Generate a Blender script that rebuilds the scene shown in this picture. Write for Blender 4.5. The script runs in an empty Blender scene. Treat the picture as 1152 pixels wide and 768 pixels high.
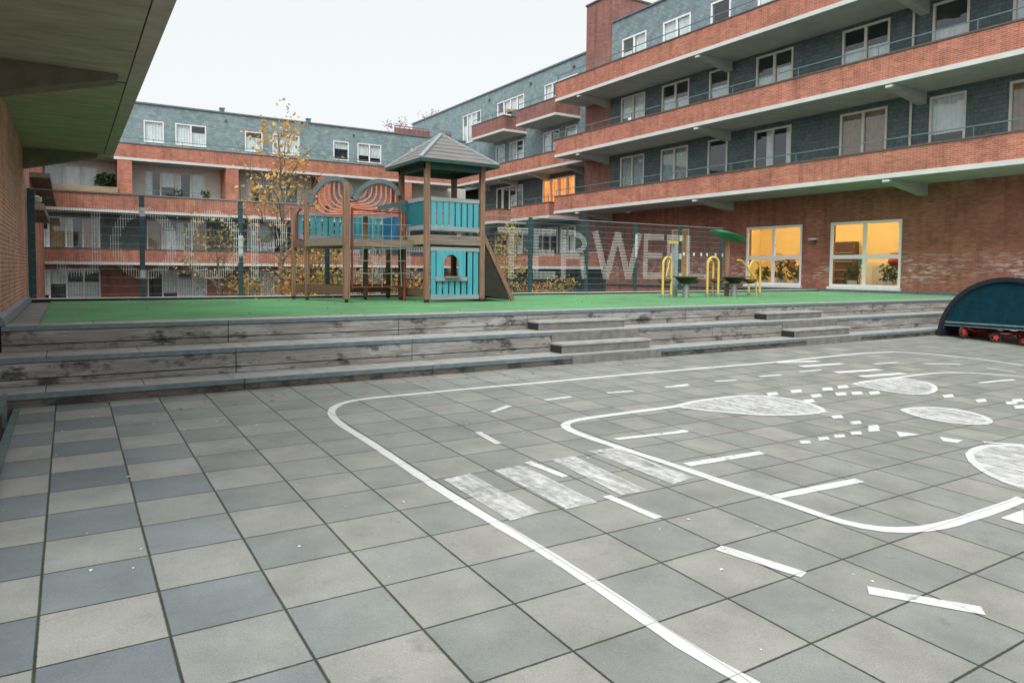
import bpy, bmesh, math, random
from mathutils import Vector, Matrix
R = math.radians
random.seed(7)
S = bpy.context.scene
COL = S.collection

# ---------------------------------------------------------------- camera, sky, sun, exposure
cam_d = bpy.data.cameras.new('camera'); cam = bpy.data.objects.new('camera', cam_d); COL.objects.link(cam)
S.camera = cam
cr = Vector((0.84583897, -0.53335712, 0.00930648)); cu = Vector((0.01673819, 0.04397427, 0.99889244)); cf = Vector((0.53317564, 0.84474638, -0.04612258))
cam.matrix_world = Matrix(((cr.x, cu.x, -cf.x, 0), (cr.y, cu.y, -cf.y, 0), (cr.z, cu.z, -cf.z, 0), (0, 0, 0, 1)))
cam_d.sensor_width = 36; cam_d.lens = 24.67; cam_d.shift_y = -0.0383
cam_d.clip_start = .05; cam_d.clip_end = 1500
W = bpy.data.worlds.new('World'); S.world = W; W.use_nodes = True
nt = W.node_tree; nt.nodes.clear()
out = nt.nodes.new('ShaderNodeOutputWorld'); bg = nt.nodes.new('ShaderNodeBackground')
sky = nt.nodes.new('ShaderNodeTexSky'); sky.sky_type = 'NISHITA'; sky.sun_disc = False
SUN_EL, SUN_AZ = 50, 222
sky.sun_elevation = R(SUN_EL); sky.sun_rotation = R(SUN_AZ); sky.dust_density = 5; sky.air_density = .7; sky.ozone_density = .5
hs = nt.nodes.new('ShaderNodeHueSaturation'); hs.inputs['Saturation'].default_value = .06
mx = nt.nodes.new('ShaderNodeMix'); mx.data_type = 'RGBA'; mx.inputs['Factor'].default_value = .72
mx.inputs['B'].default_value = (6.75, 7.05, 7.15, 1)          # the even cloud layer
nt.links.new(sky.outputs[0], hs.inputs['Color']); nt.links.new(hs.outputs[0], mx.inputs['A'])
nt.links.new(mx.outputs['Result'], bg.inputs['Color']); bg.inputs['Strength'].default_value = .1
nt.links.new(bg.outputs[0], out.inputs[0])
sl = bpy.data.lights.new('sun', 'SUN'); sun = bpy.data.objects.new('sun', sl); COL.objects.link(sun)
sl.energy = 1.5; sl.angle = R(40); sl.color = (1, .97, .93)
sd = Vector((math.sin(R(SUN_AZ)) * math.cos(R(SUN_EL)), math.cos(R(SUN_AZ)) * math.cos(R(SUN_EL)), math.sin(R(SUN_EL))))
sun.rotation_euler = sd.to_track_quat('Z', 'Y').to_euler(); sun.location = (0, 0, 30)
S.view_settings.view_transform = 'Standard'; S.view_settings.look = 'None'; S.view_settings.gamma = 1
S.view_settings.exposure = 0.68
S.render.engine = 'CYCLES'

# ---------------------------------------------------------------- helpers
class MB:
    def __init__(s): s.v = []; s.f = []
    def add(s, vs, fs):
        n = len(s.v); s.v += [tuple(v) for v in vs]; s.f += [tuple(i + n for i in f) for f in fs]; return s
    def box(s, x0, x1, y0, y1, z0, z1):
        if x0 > x1: x0, x1 = x1, x0
        if y0 > y1: y0, y1 = y1, y0
        if z0 > z1: z0, z1 = z1, z0
        return s.add([(x0,y0,z0),(x1,y0,z0),(x1,y1,z0),(x0,y1,z0),(x0,y0,z1),(x1,y0,z1),(x1,y1,z1),(x0,y1,z1)],
                     [(0,3,2,1),(4,5,6,7),(0,1,5,4),(1,2,6,5),(2,3,7,6),(3,0,4,7)])
    def pbox(s, ax, p0, p1, a0, a1, z0, z1):     # box by plane axis: thickness p, along a
        return s.box(p0, p1, a0, a1, z0, z1) if ax == 'X' else s.box(a0, a1, p0, p1, z0, z1)
    def bar(s, p, q, w, h=None, up=(0,0,1)):
        h = h or w; p = Vector(p); q = Vector(q); d = (q - p).normalized(); u = Vector(up)
        if abs(d.dot(u)) > .98: u = Vector((0,1,0))
        r = d.cross(u).normalized(); u = r.cross(d)
        r *= w / 2; u *= h / 2
        return s.add([p-r-u, p+r-u, p+r+u, p-r+u, q-r-u, q+r-u, q+r+u, q-r+u],
                     [(0,1,2,3),(7,6,5,4),(0,4,5,1),(1,5,6,2),(2,6,7,3),(3,7,4,0)])
    def tube(s, pts, r, n=8, r2=None):
        pts = [Vector(p) for p in pts]; m = len(pts); r2 = r if r2 is None else r2; base = len(s.v); prev = None
        for i, p in enumerate(pts):
            d = (pts[min(i+1, m-1)] - pts[max(i-1, 0)]).normalized()
            if prev is None:
                a = d.orthogonal().normalized()
            else:
                a = (prev - d * prev.dot(d)); a = a.normalized() if a.length > 1e-6 else d.orthogonal().normalized()
            prev = a; b = d.cross(a); rr = r + (r2 - r) * i / max(1, m - 1)
            for k in range(n):
                t = 2 * math.pi * k / n; s.v.append(tuple(p + (a * math.cos(t) + b * math.sin(t)) * rr))
        for i in range(m - 1):
            for k in range(n):
                s.f.append((base+i*n+k, base+i*n+(k+1)%n, base+(i+1)*n+(k+1)%n, base+(i+1)*n+k))
        s.f.append(tuple(base+k for k in reversed(range(n)))); s.f.append(tuple(base+(m-1)*n+k for k in range(n)))
        return s
    def prism(s, poly, vec):
        vec = Vector(vec); n = len(poly); b = len(s.v)
        s.v += [tuple(p) for p in poly] + [tuple(Vector(p) + vec) for p in poly]
        s.f.append(tuple(b+k for k in range(n))); s.f.append(tuple(b+n+k for k in reversed(range(n))))
        for k in range(n): s.f.append((b+k, b+n+k, b+n+(k+1)%n, b+(k+1)%n))
        return s
    def lathe(s, prof, cx, cy, n=20):
        b = len(s.v)
        for r, z in prof:
            for k in range(n):
                t = 2*math.pi*k/n; s.v.append((cx + r*math.cos(t), cy + r*math.sin(t), z))
        for i in range(len(prof)-1):
            for k in range(n): s.f.append((b+i*n+k, b+i*n+(k+1)%n, b+(i+1)*n+(k+1)%n, b+(i+1)*n+k))
        s.f.append(tuple(b+k for k in reversed(range(n)))); s.f.append(tuple(b+(len(prof)-1)*n+k for k in range(n)))
        return s
    def ball(s, c, r, sx=1, sy=1, sz=1, n=10, m=6):
        prof = []; b = len(s.v); c = Vector(c)
        for i in range(m + 1):
            a = -math.pi/2 + math.pi*i/m
            for k in range(n):
                t = 2*math.pi*k/n; s.v.append((c.x + r*sx*math.cos(a)*math.cos(t), c.y + r*sy*math.cos(a)*math.sin(t), c.z + r*sz*math.sin(a)))
        for i in range(m):
            for k in range(n): s.f.append((b+i*n+k, b+i*n+(k+1)%n, b+(i+1)*n+(k+1)%n, b+(i+1)*n+k))
        return s
    def build(s, name, mat, parent=None, smooth=False, bevel=0):
        me = bpy.data.meshes.new(name); me.from_pydata(s.v, [], s.f); me.validate(); me.update()
        bm = bmesh.new(); bm.from_mesh(me); bmesh.ops.recalc_face_normals(bm, faces=bm.faces); bm.to_mesh(me); bm.free()
        o = bpy.data.objects.new(name, me); COL.objects.link(o); me.materials.append(mat)
        if smooth:
            me.shade_smooth()
            me.set_sharp_from_angle(angle=R(40))
        if parent:
            o.parent = parent
            pl = parent_loc(parent)
            me.transform(Matrix.Translation(-pl))
        if bevel:
            md = o.modifiers.new('bevel', 'BEVEL'); md.width = bevel; md.segments = 2; md.limit_method = 'ANGLE'
        return o
def parent_loc(p):
    l = Vector((0,0,0))
    while p: l += p.location; p = p.parent
    return l
def thing(name, label, cat, loc=(0,0,0), group=None):
    o = bpy.data.objects.new(name, None); COL.objects.link(o); o.location = loc; o.empty_display_size = .3
    o['label'] = label; o['category'] = cat
    if group: o['group'] = group
    return o
def tag(o, label, cat, group=None):
    o['label'] = label; o['category'] = cat
    if group: o['group'] = group
    return o
def struct(o): o['kind'] = 'structure'; return o
def stuff(o): o['kind'] = 'stuff'; return o
def copy_tree(o, parent=None):
    c = o.copy(); COL.objects.link(c); c.parent = parent
    for ch in list(o.children): copy_tree(ch, c)
    return c

# ---------------------------------------------------------------- materials
class NT:
    def __init__(s, name):
        s.m = bpy.data.materials.new(name); s.m.use_nodes = True; s.t = s.m.node_tree
        s.b = s.t.nodes['Principled BSDF']; s.out = s.t.nodes['Material Output']
    def n(s, typ, **kw):
        x = s.t.nodes.new(typ)
        for k, v in kw.items():
            if hasattr(x, k): setattr(x, k, v)
            else: x.inputs[k].default_value = v
        return x
    def l(s, a, b): s.t.links.new(a, b)
    def math(s, op, a, b=None, c=None):
        x = s.t.nodes.new('ShaderNodeMath'); x.operation = op
        for i, v in enumerate((a, b, c)):
            if v is None: continue
            if isinstance(v, (int, float)): x.inputs[i].default_value = v
            else: s.l(v, x.inputs[i])
        return x.outputs[0]
    def mix(s, f, a, b, blend='MIX'):
        x = s.t.nodes.new('ShaderNodeMix'); x.data_type = 'RGBA'; x.blend_type = blend
        for nme, v in (('Factor', f), ('A', a), ('B', b)):
            sock = [i for i in x.inputs if i.name == nme and (i.type == ('VALUE' if nme == 'Factor' else 'RGBA'))][0]
            if isinstance(v, (int, float)): sock.default_value = v
            elif isinstance(v, (tuple, list)): sock.default_value = tuple(v)[:3] + (1,)
            else: s.l(v, sock)
        return [o for o in x.outputs if o.type == 'RGBA'][0]
    def ramp(s, f, stops):
        x = s.t.nodes.new('ShaderNodeValToRGB'); e = x.color_ramp.elements
        while len(e) < len(stops): e.new(.5)
        for k, (p, c) in enumerate(stops):
            e[k].position = p; e[k].color = (c, c, c, 1) if isinstance(c, (int, float)) else tuple(c) + (1,)
        s.l(f, x.inputs[0]); return x.outputs[0]
    def noise(s, vec, scale, detail=4, rough=.55):
        x = s.n('ShaderNodeTexNoise'); x.inputs['Scale'].default_value = scale; x.inputs['Detail'].default_value = detail; x.inputs['Roughness'].default_value = rough
        if vec is not None: s.l(vec, x.inputs['Vector'])
        return x.outputs['Fac']
    def pos(s): return s.n('ShaderNodeNewGeometry').outputs['Position']
    def sep(s, v):
        x = s.n('ShaderNodeSeparateXYZ'); s.l(v, x.inputs[0]); return x.outputs
    def comb(s, a, b, c=0.):
        x = s.n('ShaderNodeCombineXYZ')
        for i, v in enumerate((a, b, c)):
            if isinstance(v, (int, float)): x.inputs[i].default_value = v
            else: s.l(v, x.inputs[i])
        return x.outputs[0]
    def bump(s, h, strength=.3, dist=.01):
        x = s.n('ShaderNodeBump'); x.inputs['Strength'].default_value = strength; x.inputs['Distance'].default_value = dist
        s.l(h, x.inputs['Height']); s.l(x.outputs[0], s.b.inputs['Normal'])
    def wall_uv(s):
        g = s.n('ShaderNodeNewGeometry'); p = s.sep(g.outputs['Position']); nn = s.sep(g.outputs['True Normal'])
        ax = s.math('GREATER_THAN', s.math('ABSOLUTE', nn[0]), .6)
        u = s.math('ADD', s.math('MULTIPLY', ax, p[1]), s.math('MULTIPLY', s.math('SUBTRACT', 1, ax), p[0]))
        return u, p[2], p
    def set(s, **kw):
        for k, v in kw.items(): s.b.inputs[k.replace('_', ' ')].default_value = v
        return s
def plain(name, c, rough=.6, var=.12, scale=6, metal=0, spec=.5, bump=0):
    k = NT(name); f = k.noise(k.pos(), scale, 5)
    c2 = [min(1, x * (1 + var)) for x in c]; c1 = [x * (1 - var) for x in c]
    k.l(k.mix(k.ramp(f, [(.3, 0.), (.7, 1.)]), c1, c2), k.b.inputs['Base Color'])
    k.set(Roughness=rough, Metallic=metal); k.b.inputs['Specular IOR Level'].default_value = spec
    if bump: k.bump(k.noise(k.pos(), scale * 8, 4), bump, .004)
    return k.m
def brick(name, c1, c2, mortar, stain=0, bw=.21, bh=.0625, ms=.008):
    k = NT(name); u, z, p = k.wall_uv()
    b = k.n('ShaderNodeTexBrick'); b.offset = .5
    k.l(k.comb(u, z), b.inputs['Vector'])
    b.inputs['Scale'].default_value = 1; b.inputs['Brick Width'].default_value = bw; b.inputs['Row Height'].default_value = bh
    b.inputs['Mortar Size'].default_value = ms; b.inputs['Mortar Smooth'].default_value = .2; b.inputs['Bias'].default_value = 0
    b.inputs['Color1'].default_value = tuple(c1) + (1,); b.inputs['Color2'].default_value = tuple(c2) + (1,); b.inputs['Mortar'].default_value = tuple(mortar) + (1,)
    # soft patches, streaks, and single odd bricks
    big = k.ramp(k.noise(k.pos(), .9, 6, .6), [(.3, .78), (.7, 1.18)])
    col = k.mix(1., b.outputs['Color'], big, 'MULTIPLY')
    cell = k.comb(k.math('FLOOR', k.math('DIVIDE', u, bw * 1.0)), k.math('FLOOR', k.math('DIVIDE', z, bh)))
    wn = k.n('ShaderNodeTexWhiteNoise'); wn.noise_dimensions = '2D'; k.l(cell, wn.inputs['Vector'])
    odd = k.ramp(wn.outputs['Value'], [(0, .78), (.2, .96), (.85, 1.04), (1, 1.22)])
    col = k.mix(.8, col, k.mix(1., col, odd, 'MULTIPLY'))
    ms_ = k.n('ShaderNodeMapping'); ms_.inputs['Scale'].default_value = (2.6, 2.6, .22); k.l(k.pos(), ms_.inputs['Vector'])
    col = k.mix(1., col, k.ramp(k.noise(ms_.outputs[0], 1.4, 6, .65), [(.32, .74), (.5, 1.), (.72, 1.1)]), 'MULTIPLY')
    if stain:
        sc = k.n('ShaderNodeMapping'); sc.inputs['Scale'].default_value = (1, 1, 5)
        k.l(p_vec(k), sc.inputs['Vector'])
        f = k.noise(sc.outputs[0], 2.2, 8, .7); f2 = k.noise(k.pos(), .35, 3)
        band = k.ramp(k.math('ABSOLUTE', k.math('SUBTRACT', z, .15)), [(0, 1.), (.28, .85), (.75, 0.)]) if stain == 1 else None
        m = k.ramp(f, [(.5, 0.), (.58, 1.)])
        m = k.math('MULTIPLY', m, k.ramp(f2, [(.38, 0.), (.52, 1.)]))
        if band is not None: m = k.math('MULTIPLY', m, band)
        col = k.mix(k.math('MULTIPLY', m, .8 if stain == 1 else .22), col, (.62, .58, .56))
    k.l(col, k.b.inputs['Base Color']); k.set(Roughness=.85); k.b.inputs['Specular IOR Level'].default_value = .25
    k.bump(k.math('ADD', b.outputs['Fac'], k.math('MULTIPLY', k.noise(k.pos(), 40, 4), -.4)), -.5, .006)
    return k.m
def p_vec(k): return k.pos()
def slate(name, c, kind='row', w=.28, h=.16, dark=.45):
    k = NT(name); u, z, p = k.wall_uv()
    if kind == 'diamond':
        a = k.math('ADD', k.math('MULTIPLY', u, .62), z); bb = k.math('SUBTRACT', k.math('MULTIPLY', u, .62), z); vec = k.comb(a, bb)
    else: vec = k.comb(u, z)
    b = k.n('ShaderNodeTexBrick'); b.offset = 0 if kind == 'diamond' else .5; k.l(vec, b.inputs['Vector'])
    b.inputs['Scale'].default_value = 1; b.inputs['Brick Width'].default_value = w; b.inputs['Row Height'].default_value = h
    b.inputs['Mortar Size'].default_value = .011; b.inputs['Mortar Smooth'].default_value = .6
    b.inputs['Color1'].default_value = tuple(x * .84 for x in c) + (1,); b.inputs['Color2'].default_value = tuple(x * 1.14 for x in c) + (1,)
    b.inputs['Mortar'].default_value = tuple(x * dark for x in c) + (1,)
    f = k.ramp(k.noise(k.pos(), 2.2, 8, .65), [(.3, .75), (.72, 1.22)])
    col = k.mix(1., b.outputs['Color'], f, 'MULTIPLY')
    lich = k.ramp(k.noise(k.pos(), 5, 8, .7), [(.58, 0.), (.7, .45)])
    col = k.mix(lich, col, (.32, .38, .38))
    k.l(col, k.b.inputs['Base Color']); k.set(Roughness=.55)
    k.bump(b.outputs['Fac'], -.35, .008)
    return k.m
def wood(name, c1, c2, axis=0, rough=.7, worn=None, wornc=(.5,.5,.49), black=0, across=9):
    k = NT(name); g = k.n('ShaderNodeNewGeometry').outputs['Position']; mp = k.n('ShaderNodeMapping')
    sc = [28, 28, 28]; sc[axis] = 1.6; mp.inputs['Scale'].default_value = sc; k.l(g, mp.inputs['Vector'])
    f = k.noise(mp.outputs[0], 1, 6, .65)
    col = k.mix(k.ramp(f, [(.32, 0.), (.68, 1.)]), c1, c2)
    if worn:
        mp2 = k.n('ShaderNodeMapping'); s2 = [3.5, 3.5, 3.5]; s2[axis] = .7; mp2.inputs['Scale'].default_value = s2; k.l(g, mp2.inputs['Vector'])
        f2 = k.noise(mp2.outputs[0], 1, 8, .68); f3 = k.noise(mp.outputs[0], 2.2, 5, .7)
        m = k.ramp(k.math('ADD', k.math('MULTIPLY', f2, .72), k.math('MULTIPLY', f3, .28)), [(worn, 0.), (worn + .05, 1.)])
        col = k.mix(k.math('MULTIPLY', m, .85), col, k.mix(f, [x * .8 for x in wornc], wornc))
    if black:
        mp3 = k.n('ShaderNodeMapping'); s3 = [2.2, 2.2, 5]; mp3.inputs['Scale'].default_value = s3; mp3.inputs['Location'].default_value = (3, 7, 1); k.l(g, mp3.inputs['Vector'])
        f4 = k.noise(mp3.outputs[0], 1, 9, .72)
        m = k.ramp(f4, [(black, 0.), (black + .1, 1.)])
        col = k.mix(k.math('MULTIPLY', m, .88), col, (.025, .024, .022))
    k.l(col, k.b.inputs['Base Color']); k.set(Roughness=rough); k.bump(f, .4, .004)
    return k.m

M = {}
M['brick'] = brick('brick_orange', (.53, .178, .11), (.39, .120, .080), (.47, .31, .24), ms=.009)
M['brick_dark'] = brick('brick_red', (.46, .165, .10), (.34, .115, .075), (.24, .15, .12), stain=1, ms=.010)
M['brick_pink'] = brick('brick_pink', (.37, .165, .135), (.30, .13, .11), (.22, .15, .13), ms=.010)
M['brick_left'] = brick('brick_old', (.62, .20, .125), (.48, .145, .09), (.55, .44, .36), stain=2, ms=.011)
M['brick_salmon'] = brick('brick_salmon', (.62, .25, .18), (.55, .21, .15), (.5, .28, .22))
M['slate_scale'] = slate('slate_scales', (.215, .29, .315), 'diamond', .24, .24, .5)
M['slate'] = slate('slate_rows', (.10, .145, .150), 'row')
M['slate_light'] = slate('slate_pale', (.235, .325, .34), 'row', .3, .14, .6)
M['concrete'] = plain('concrete', (.36, .37, .34), .8, .15, 2.5, bump=.3)
M['white'] = plain('white_paint', (.84, .85, .84), .5, .05, 8)
M['cream'] = plain('cream_paint', (.74, .72, .64), .6, .08, 3)
M['band'] = plain('white_band', (.66, .68, .66), .65, .08, 2)
M['coping'] = plain('dark_coping', (.10, .10, .09), .6, .2, 5)
M['rail'] = plain('rail_metal', (.13, .21, .24), .45, .1, 8, metal=.3)
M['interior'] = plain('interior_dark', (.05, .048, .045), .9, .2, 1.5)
M['curtain'] = plain('curtain_white', (.86, .88, .88), .9, .12, 4)
M['curtain_grey'] = plain('curtain_grey', (.42, .47, .46), .9, .2, 4)
M['curtain_tan'] = plain('curtain_tan', (.42, .27, .16), .9, .2, 4)
k = NT('window_glass')                       # clear pane: mostly see-through, mirror by fresnel
tr = k.n('ShaderNodeBsdfTransparent'); tr.inputs[0].default_value = (.93, .96, .96, 1)
gl = k.n('ShaderNodeBsdfGlossy'); gl.inputs['Roughness'].default_value = .03; gl.inputs['Color'].default_value = (.95, .97, 1, 1)
fr = k.n('ShaderNodeLayerWeight'); fr.inputs['Blend'].default_value = .5
ms = k.n('ShaderNodeMixShader'); k.l(k.math('ADD', k.math('MULTIPLY', k.math('POWER', fr.outputs['Facing'], 3.5), .75), .05), ms.inputs[0]); k.l(tr.outputs[0], ms.inputs[1]); k.l(gl.outputs[0], ms.inputs[2])
k.l(ms.outputs[0], k.out.inputs['Surface']); M['glass'] = k.m
def emit(name, c, st):
    k = NT(name); k.b.inputs['Base Color'].default_value = tuple(c) + (1,); k.b.inputs['Emission Color'].default_value = tuple(c) + (1,); k.b.inputs['Emission Strength'].default_value = st; return k.m
M['lamp_warm'] = emit('warm_lamp', (1, .80, .48), 26)
k = NT('lit_curtain'); g = k.pos(); mp = k.n('ShaderNodeMapping'); mp.inputs['Scale'].default_value = (5, 5, .5); k.l(g, mp.inputs['Vector'])
c_ = k.mix(k.ramp(k.noise(mp.outputs[0], 1.5, 3), [(.35, 0.), (.65, 1.)]), (.55, .14, .03), (1, .42, .10)); k.l(c_, k.b.inputs['Base Color']); k.l(c_, k.b.inputs['Emission Color']); k.b.inputs['Emission Strength'].default_value = .8; M['lit_curtain'] = k.m
M['room_yellow'] = plain('room_wall_yellow', (.90, .72, .36), .8, .04, 1)
M['room_dark'] = plain('shelf_brown', (.10, .065, .045), .6, .2, 3)
M['yellow'] = plain('yellow_paint', (.72, .50, .10), .4, .08, 8)
M['yellow_door'] = plain('yellow_door_paint', (.78, .44, .10), .5, .05, 2)
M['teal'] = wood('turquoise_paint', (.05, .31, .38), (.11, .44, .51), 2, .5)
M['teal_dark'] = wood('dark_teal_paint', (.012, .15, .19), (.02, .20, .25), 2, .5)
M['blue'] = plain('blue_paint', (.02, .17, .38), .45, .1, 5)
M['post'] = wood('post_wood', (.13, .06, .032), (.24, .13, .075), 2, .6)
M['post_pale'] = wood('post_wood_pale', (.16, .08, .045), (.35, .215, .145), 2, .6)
M['beam'] = wood('beam_wood', (.15, .11, .085), (.30, .25, .20), 0, .7)
M['beam_dark'] = wood('beam_wood_dark', (.10, .055, .035), (.19, .11, .07), 0, .7)
M['grey_wood'] = wood('grey_painted_wood', (.22, .26, .28), (.36, .41, .43), 0, .6, worn=.6, wornc=(.3,.27,.24))
M['roof_wood'] = wood('roof_boards', (.13, .125, .12), (.29, .28, .27), 0, .7)
M['green_dark'] = plain('dark_green_paint', (.02, .07, .06), .5, .2, 5)
M['red'] = plain('red_tube', (.22, .04, .028), .45, .1, 6)
M['red_pale'] = plain('faded_red_tube', (.60, .23, .15), .45, .15, 6)
M['arch'] = plain('grey_blue_arch', (.10, .15, .16), .5, .15, 6)
M['red_bright'] = plain('bright_red_paint', (.62, .045, .025), .35, .1, 6)
M['black'] = plain('black_rubber', (.02, .02, .02), .6, .2, 10)
M['dark_panel'] = plain('dark_ply', (.028, .022, .018), .5, .3, 5)
M['rope'] = plain('green_rope', (.20, .30, .27), .8, .15, 10)
M['fence_post'] = plain('fence_teal', (.025, .085, .105), .45, .15, 5)
M['wire'] = plain('fence_wire', (.10, .15, .16), .5, .1, 5, metal=.4)
M['wire_pale'] = plain('fence_wire_pale', (.30, .33, .33), .5, .1, 5, metal=.2)
M['white_wire'] = plain('white_wire', (.66, .68, .68), .5, .03, 5)
M['metal_grey'] = plain('galvanised', (.34, .36, .37), .45, .12, 8, metal=.5)
M['leaf_green'] = plain('leaf_green', (.075, .12, .04), .6, .45, 3)
M['leaf_umbrella'] = plain('green_plastic', (.01, .17, .08), .35, .1, 5)
M['canvas'] = plain('teal_canvas', (.003, .033, .047), .95, .25, 7, bump=.2, spec=.15)
M['canvas_edge'] = plain('dark_navy_edge', (.006, .011, .02), .5, .2, 7)
M['steel_teal'] = plain('steel_teal', (.13, .18, .19), .5, .25, 9)
M['lead'] = plain('lead_flashing', (.14, .17, .20), .5, .35, 12, bump=.5)
M['terracotta'] = plain('terracotta', (.35, .14, .08), .8, .15, 5)
M['soil_pot'] = plain('pale_pot', (.6, .6, .56), .6, .1, 5)
M['bark'] = plain('bark', (.17, .145, .11), .9, .35, 9, bump=.5)
M['bark_dark'] = plain('bark_dark', (.07, .055, .045), .9, .3, 9)
M['fruit_red'] = plain('red_plastic', (.45, .03, .02), .4, .1, 5)
M['planter'] = wood('planter_wood', (.28, .21, .13), (.42, .33, .22), 0, .8)

def leafmat(name, cols):
    k = NT(name); oi = k.n('ShaderNodeNewGeometry'); wn = oi.outputs['Random Per Island']
    n_ = len(cols); c = k.ramp(wn, [(i / (n_ - 1), cc) for i, cc in enumerate(cols)])
    k.l(c, k.b.inputs['Base Color']); k.set(Roughness=.55)
    t = k.n('ShaderNodeBsdfTranslucent'); k.l(c, t.inputs[0]); m = k.n('ShaderNodeMixShader'); m.inputs[0].default_value = .35
    k.l(k.b.outputs[0], m.inputs[1]); k.l(t.outputs[0], m.inputs[2]); k.l(m.outputs[0], k.out.inputs['Surface']); return k.m
M['leaves_yellow'] = leafmat('autumn_leaves', [(.85, .50, .14), (.78, .40, .09), (.88, .62, .26), (.55, .42, .12), (.74, .33, .08)])
M['leaves_mixed'] = leafmat('turning_leaves', [(.22, .27, .07), (.62, .52, .14), (.75, .48, .12), (.32, .36, .10), (.72, .32, .08), (.18, .22, .07)])
M['leaves_orange'] = leafmat('orange_leaves', [(.80, .38, .09), (.80, .55, .15), (.60, .20, .06), (.36, .34, .10)])
M['leaves_green'] = leafmat('green_leaves', [(.03, .07, .02), (.05, .11, .03), (.08, .14, .04)])
M['leaves_brown'] = leafmat('dry_leaves', [(.28, .22, .20), (.36, .24, .2), (.3, .3, .3)])

# ---- pavement: concrete slabs in a two-tone checkerboard with mossy joints
TX0, TXS, TY0, TYS = .360, .5085, 2.446, .4925
def tile_material():
    k = NT('concrete_slabs'); p = k.sep(k.pos())
    wob = k.math('MULTIPLY', k.math('SUBTRACT', k.noise(k.pos(), 1.2, 2), .5), .006)
    u = k.math('DIVIDE', k.math('SUBTRACT', k.math('ADD', p[0], wob), TX0), TXS); v = k.math('DIVIDE', k.math('SUBTRACT', k.math('ADD', p[1], wob), TY0), TYS)
    fu = k.math('FLOOR', u); fv = k.math('FLOOR', v)
    du = k.math('MULTIPLY', k.math('SUBTRACT', .5, k.math('ABSOLUTE', k.math('SUBTRACT', k.math('SUBTRACT', u, fu), .5))), TXS)
    dv = k.math('MULTIPLY', k.math('SUBTRACT', .5, k.math('ABSOLUTE', k.math('SUBTRACT', k.math('SUBTRACT', v, fv), .5))), TYS)
    edge_n = k.math('MULTIPLY', k.noise(k.pos(), 45, 5, .7), .008)
    ju = k.ramp(k.math('DIVIDE', k.math('SUBTRACT', du, edge_n), .0115), [(0, 1.), (.45, 0.)])     # long joints, wider
    jv = k.ramp(k.math('DIVIDE', k.math('SUBTRACT', dv, edge_n), .009), [(0, 1.), (.45, 0.)])
    chk = k.math('MODULO', k.math('ABSOLUTE', k.math('ADD', fu, fv)), 2)
    wn = k.n('ShaderNodeTexWhiteNoise'); wn.noise_dimensions = '2D'; k.l(k.comb(fu, fv), wn.inputs['Vector'])
    rnd = wn.outputs['Value']
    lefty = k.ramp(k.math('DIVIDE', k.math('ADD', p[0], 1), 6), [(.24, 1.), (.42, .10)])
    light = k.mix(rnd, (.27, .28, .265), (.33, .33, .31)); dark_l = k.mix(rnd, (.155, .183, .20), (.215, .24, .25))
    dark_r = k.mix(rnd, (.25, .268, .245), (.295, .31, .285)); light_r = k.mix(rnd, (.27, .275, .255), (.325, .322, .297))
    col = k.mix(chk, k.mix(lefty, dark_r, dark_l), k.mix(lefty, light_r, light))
    # weathering: speckle, soft clouds, a few stains
    sp = k.ramp(k.noise(k.pos(), 160, 3, .7), [(.3, .74), (.7, 1.24)]); cl = k.ramp(k.noise(k.pos(), 2.3, 7, .62), [(.3, .80), (.72, 1.17)])
    col = k.mix(1., k.mix(1., col, sp, 'MULTIPLY'), cl, 'MULTIPLY')
    st = k.ramp(k.noise(k.pos(), 5.5, 6, .7), [(.61, 0.), (.72, .45)])
    col = k.mix(st, col, (.15, .15, .14))
    jf = k.math('MAXIMUM', k.math('MULTIPLY', ju, .95), k.math('MULTIPLY', jv, .92))
    moss = k.mix(k.ramp(k.noise(k.pos(), 3.5, 4), [(.45, 0.), (.62, 1.)]), (.018, .022, .016), (.028, .052, .010))
    col = k.mix(jf, col, moss)
    k.l(col, k.b.inputs['Base Color'])
    rr = k.math('ADD', .40, k.math('MULTIPLY', k.noise(k.pos(), 3, 5), .3)); k.l(rr, k.b.inputs['Roughness']); k.b.inputs['Specular IOR Level'].default_value = .5
    k.bump(k.math('ADD', k.math('MULTIPLY', jf, -1.), k.math('MULTIPLY', k.noise(k.pos(), 220, 3), .12)), .5, .006)
    return k.m
M['slabs'] = tile_material()
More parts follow.
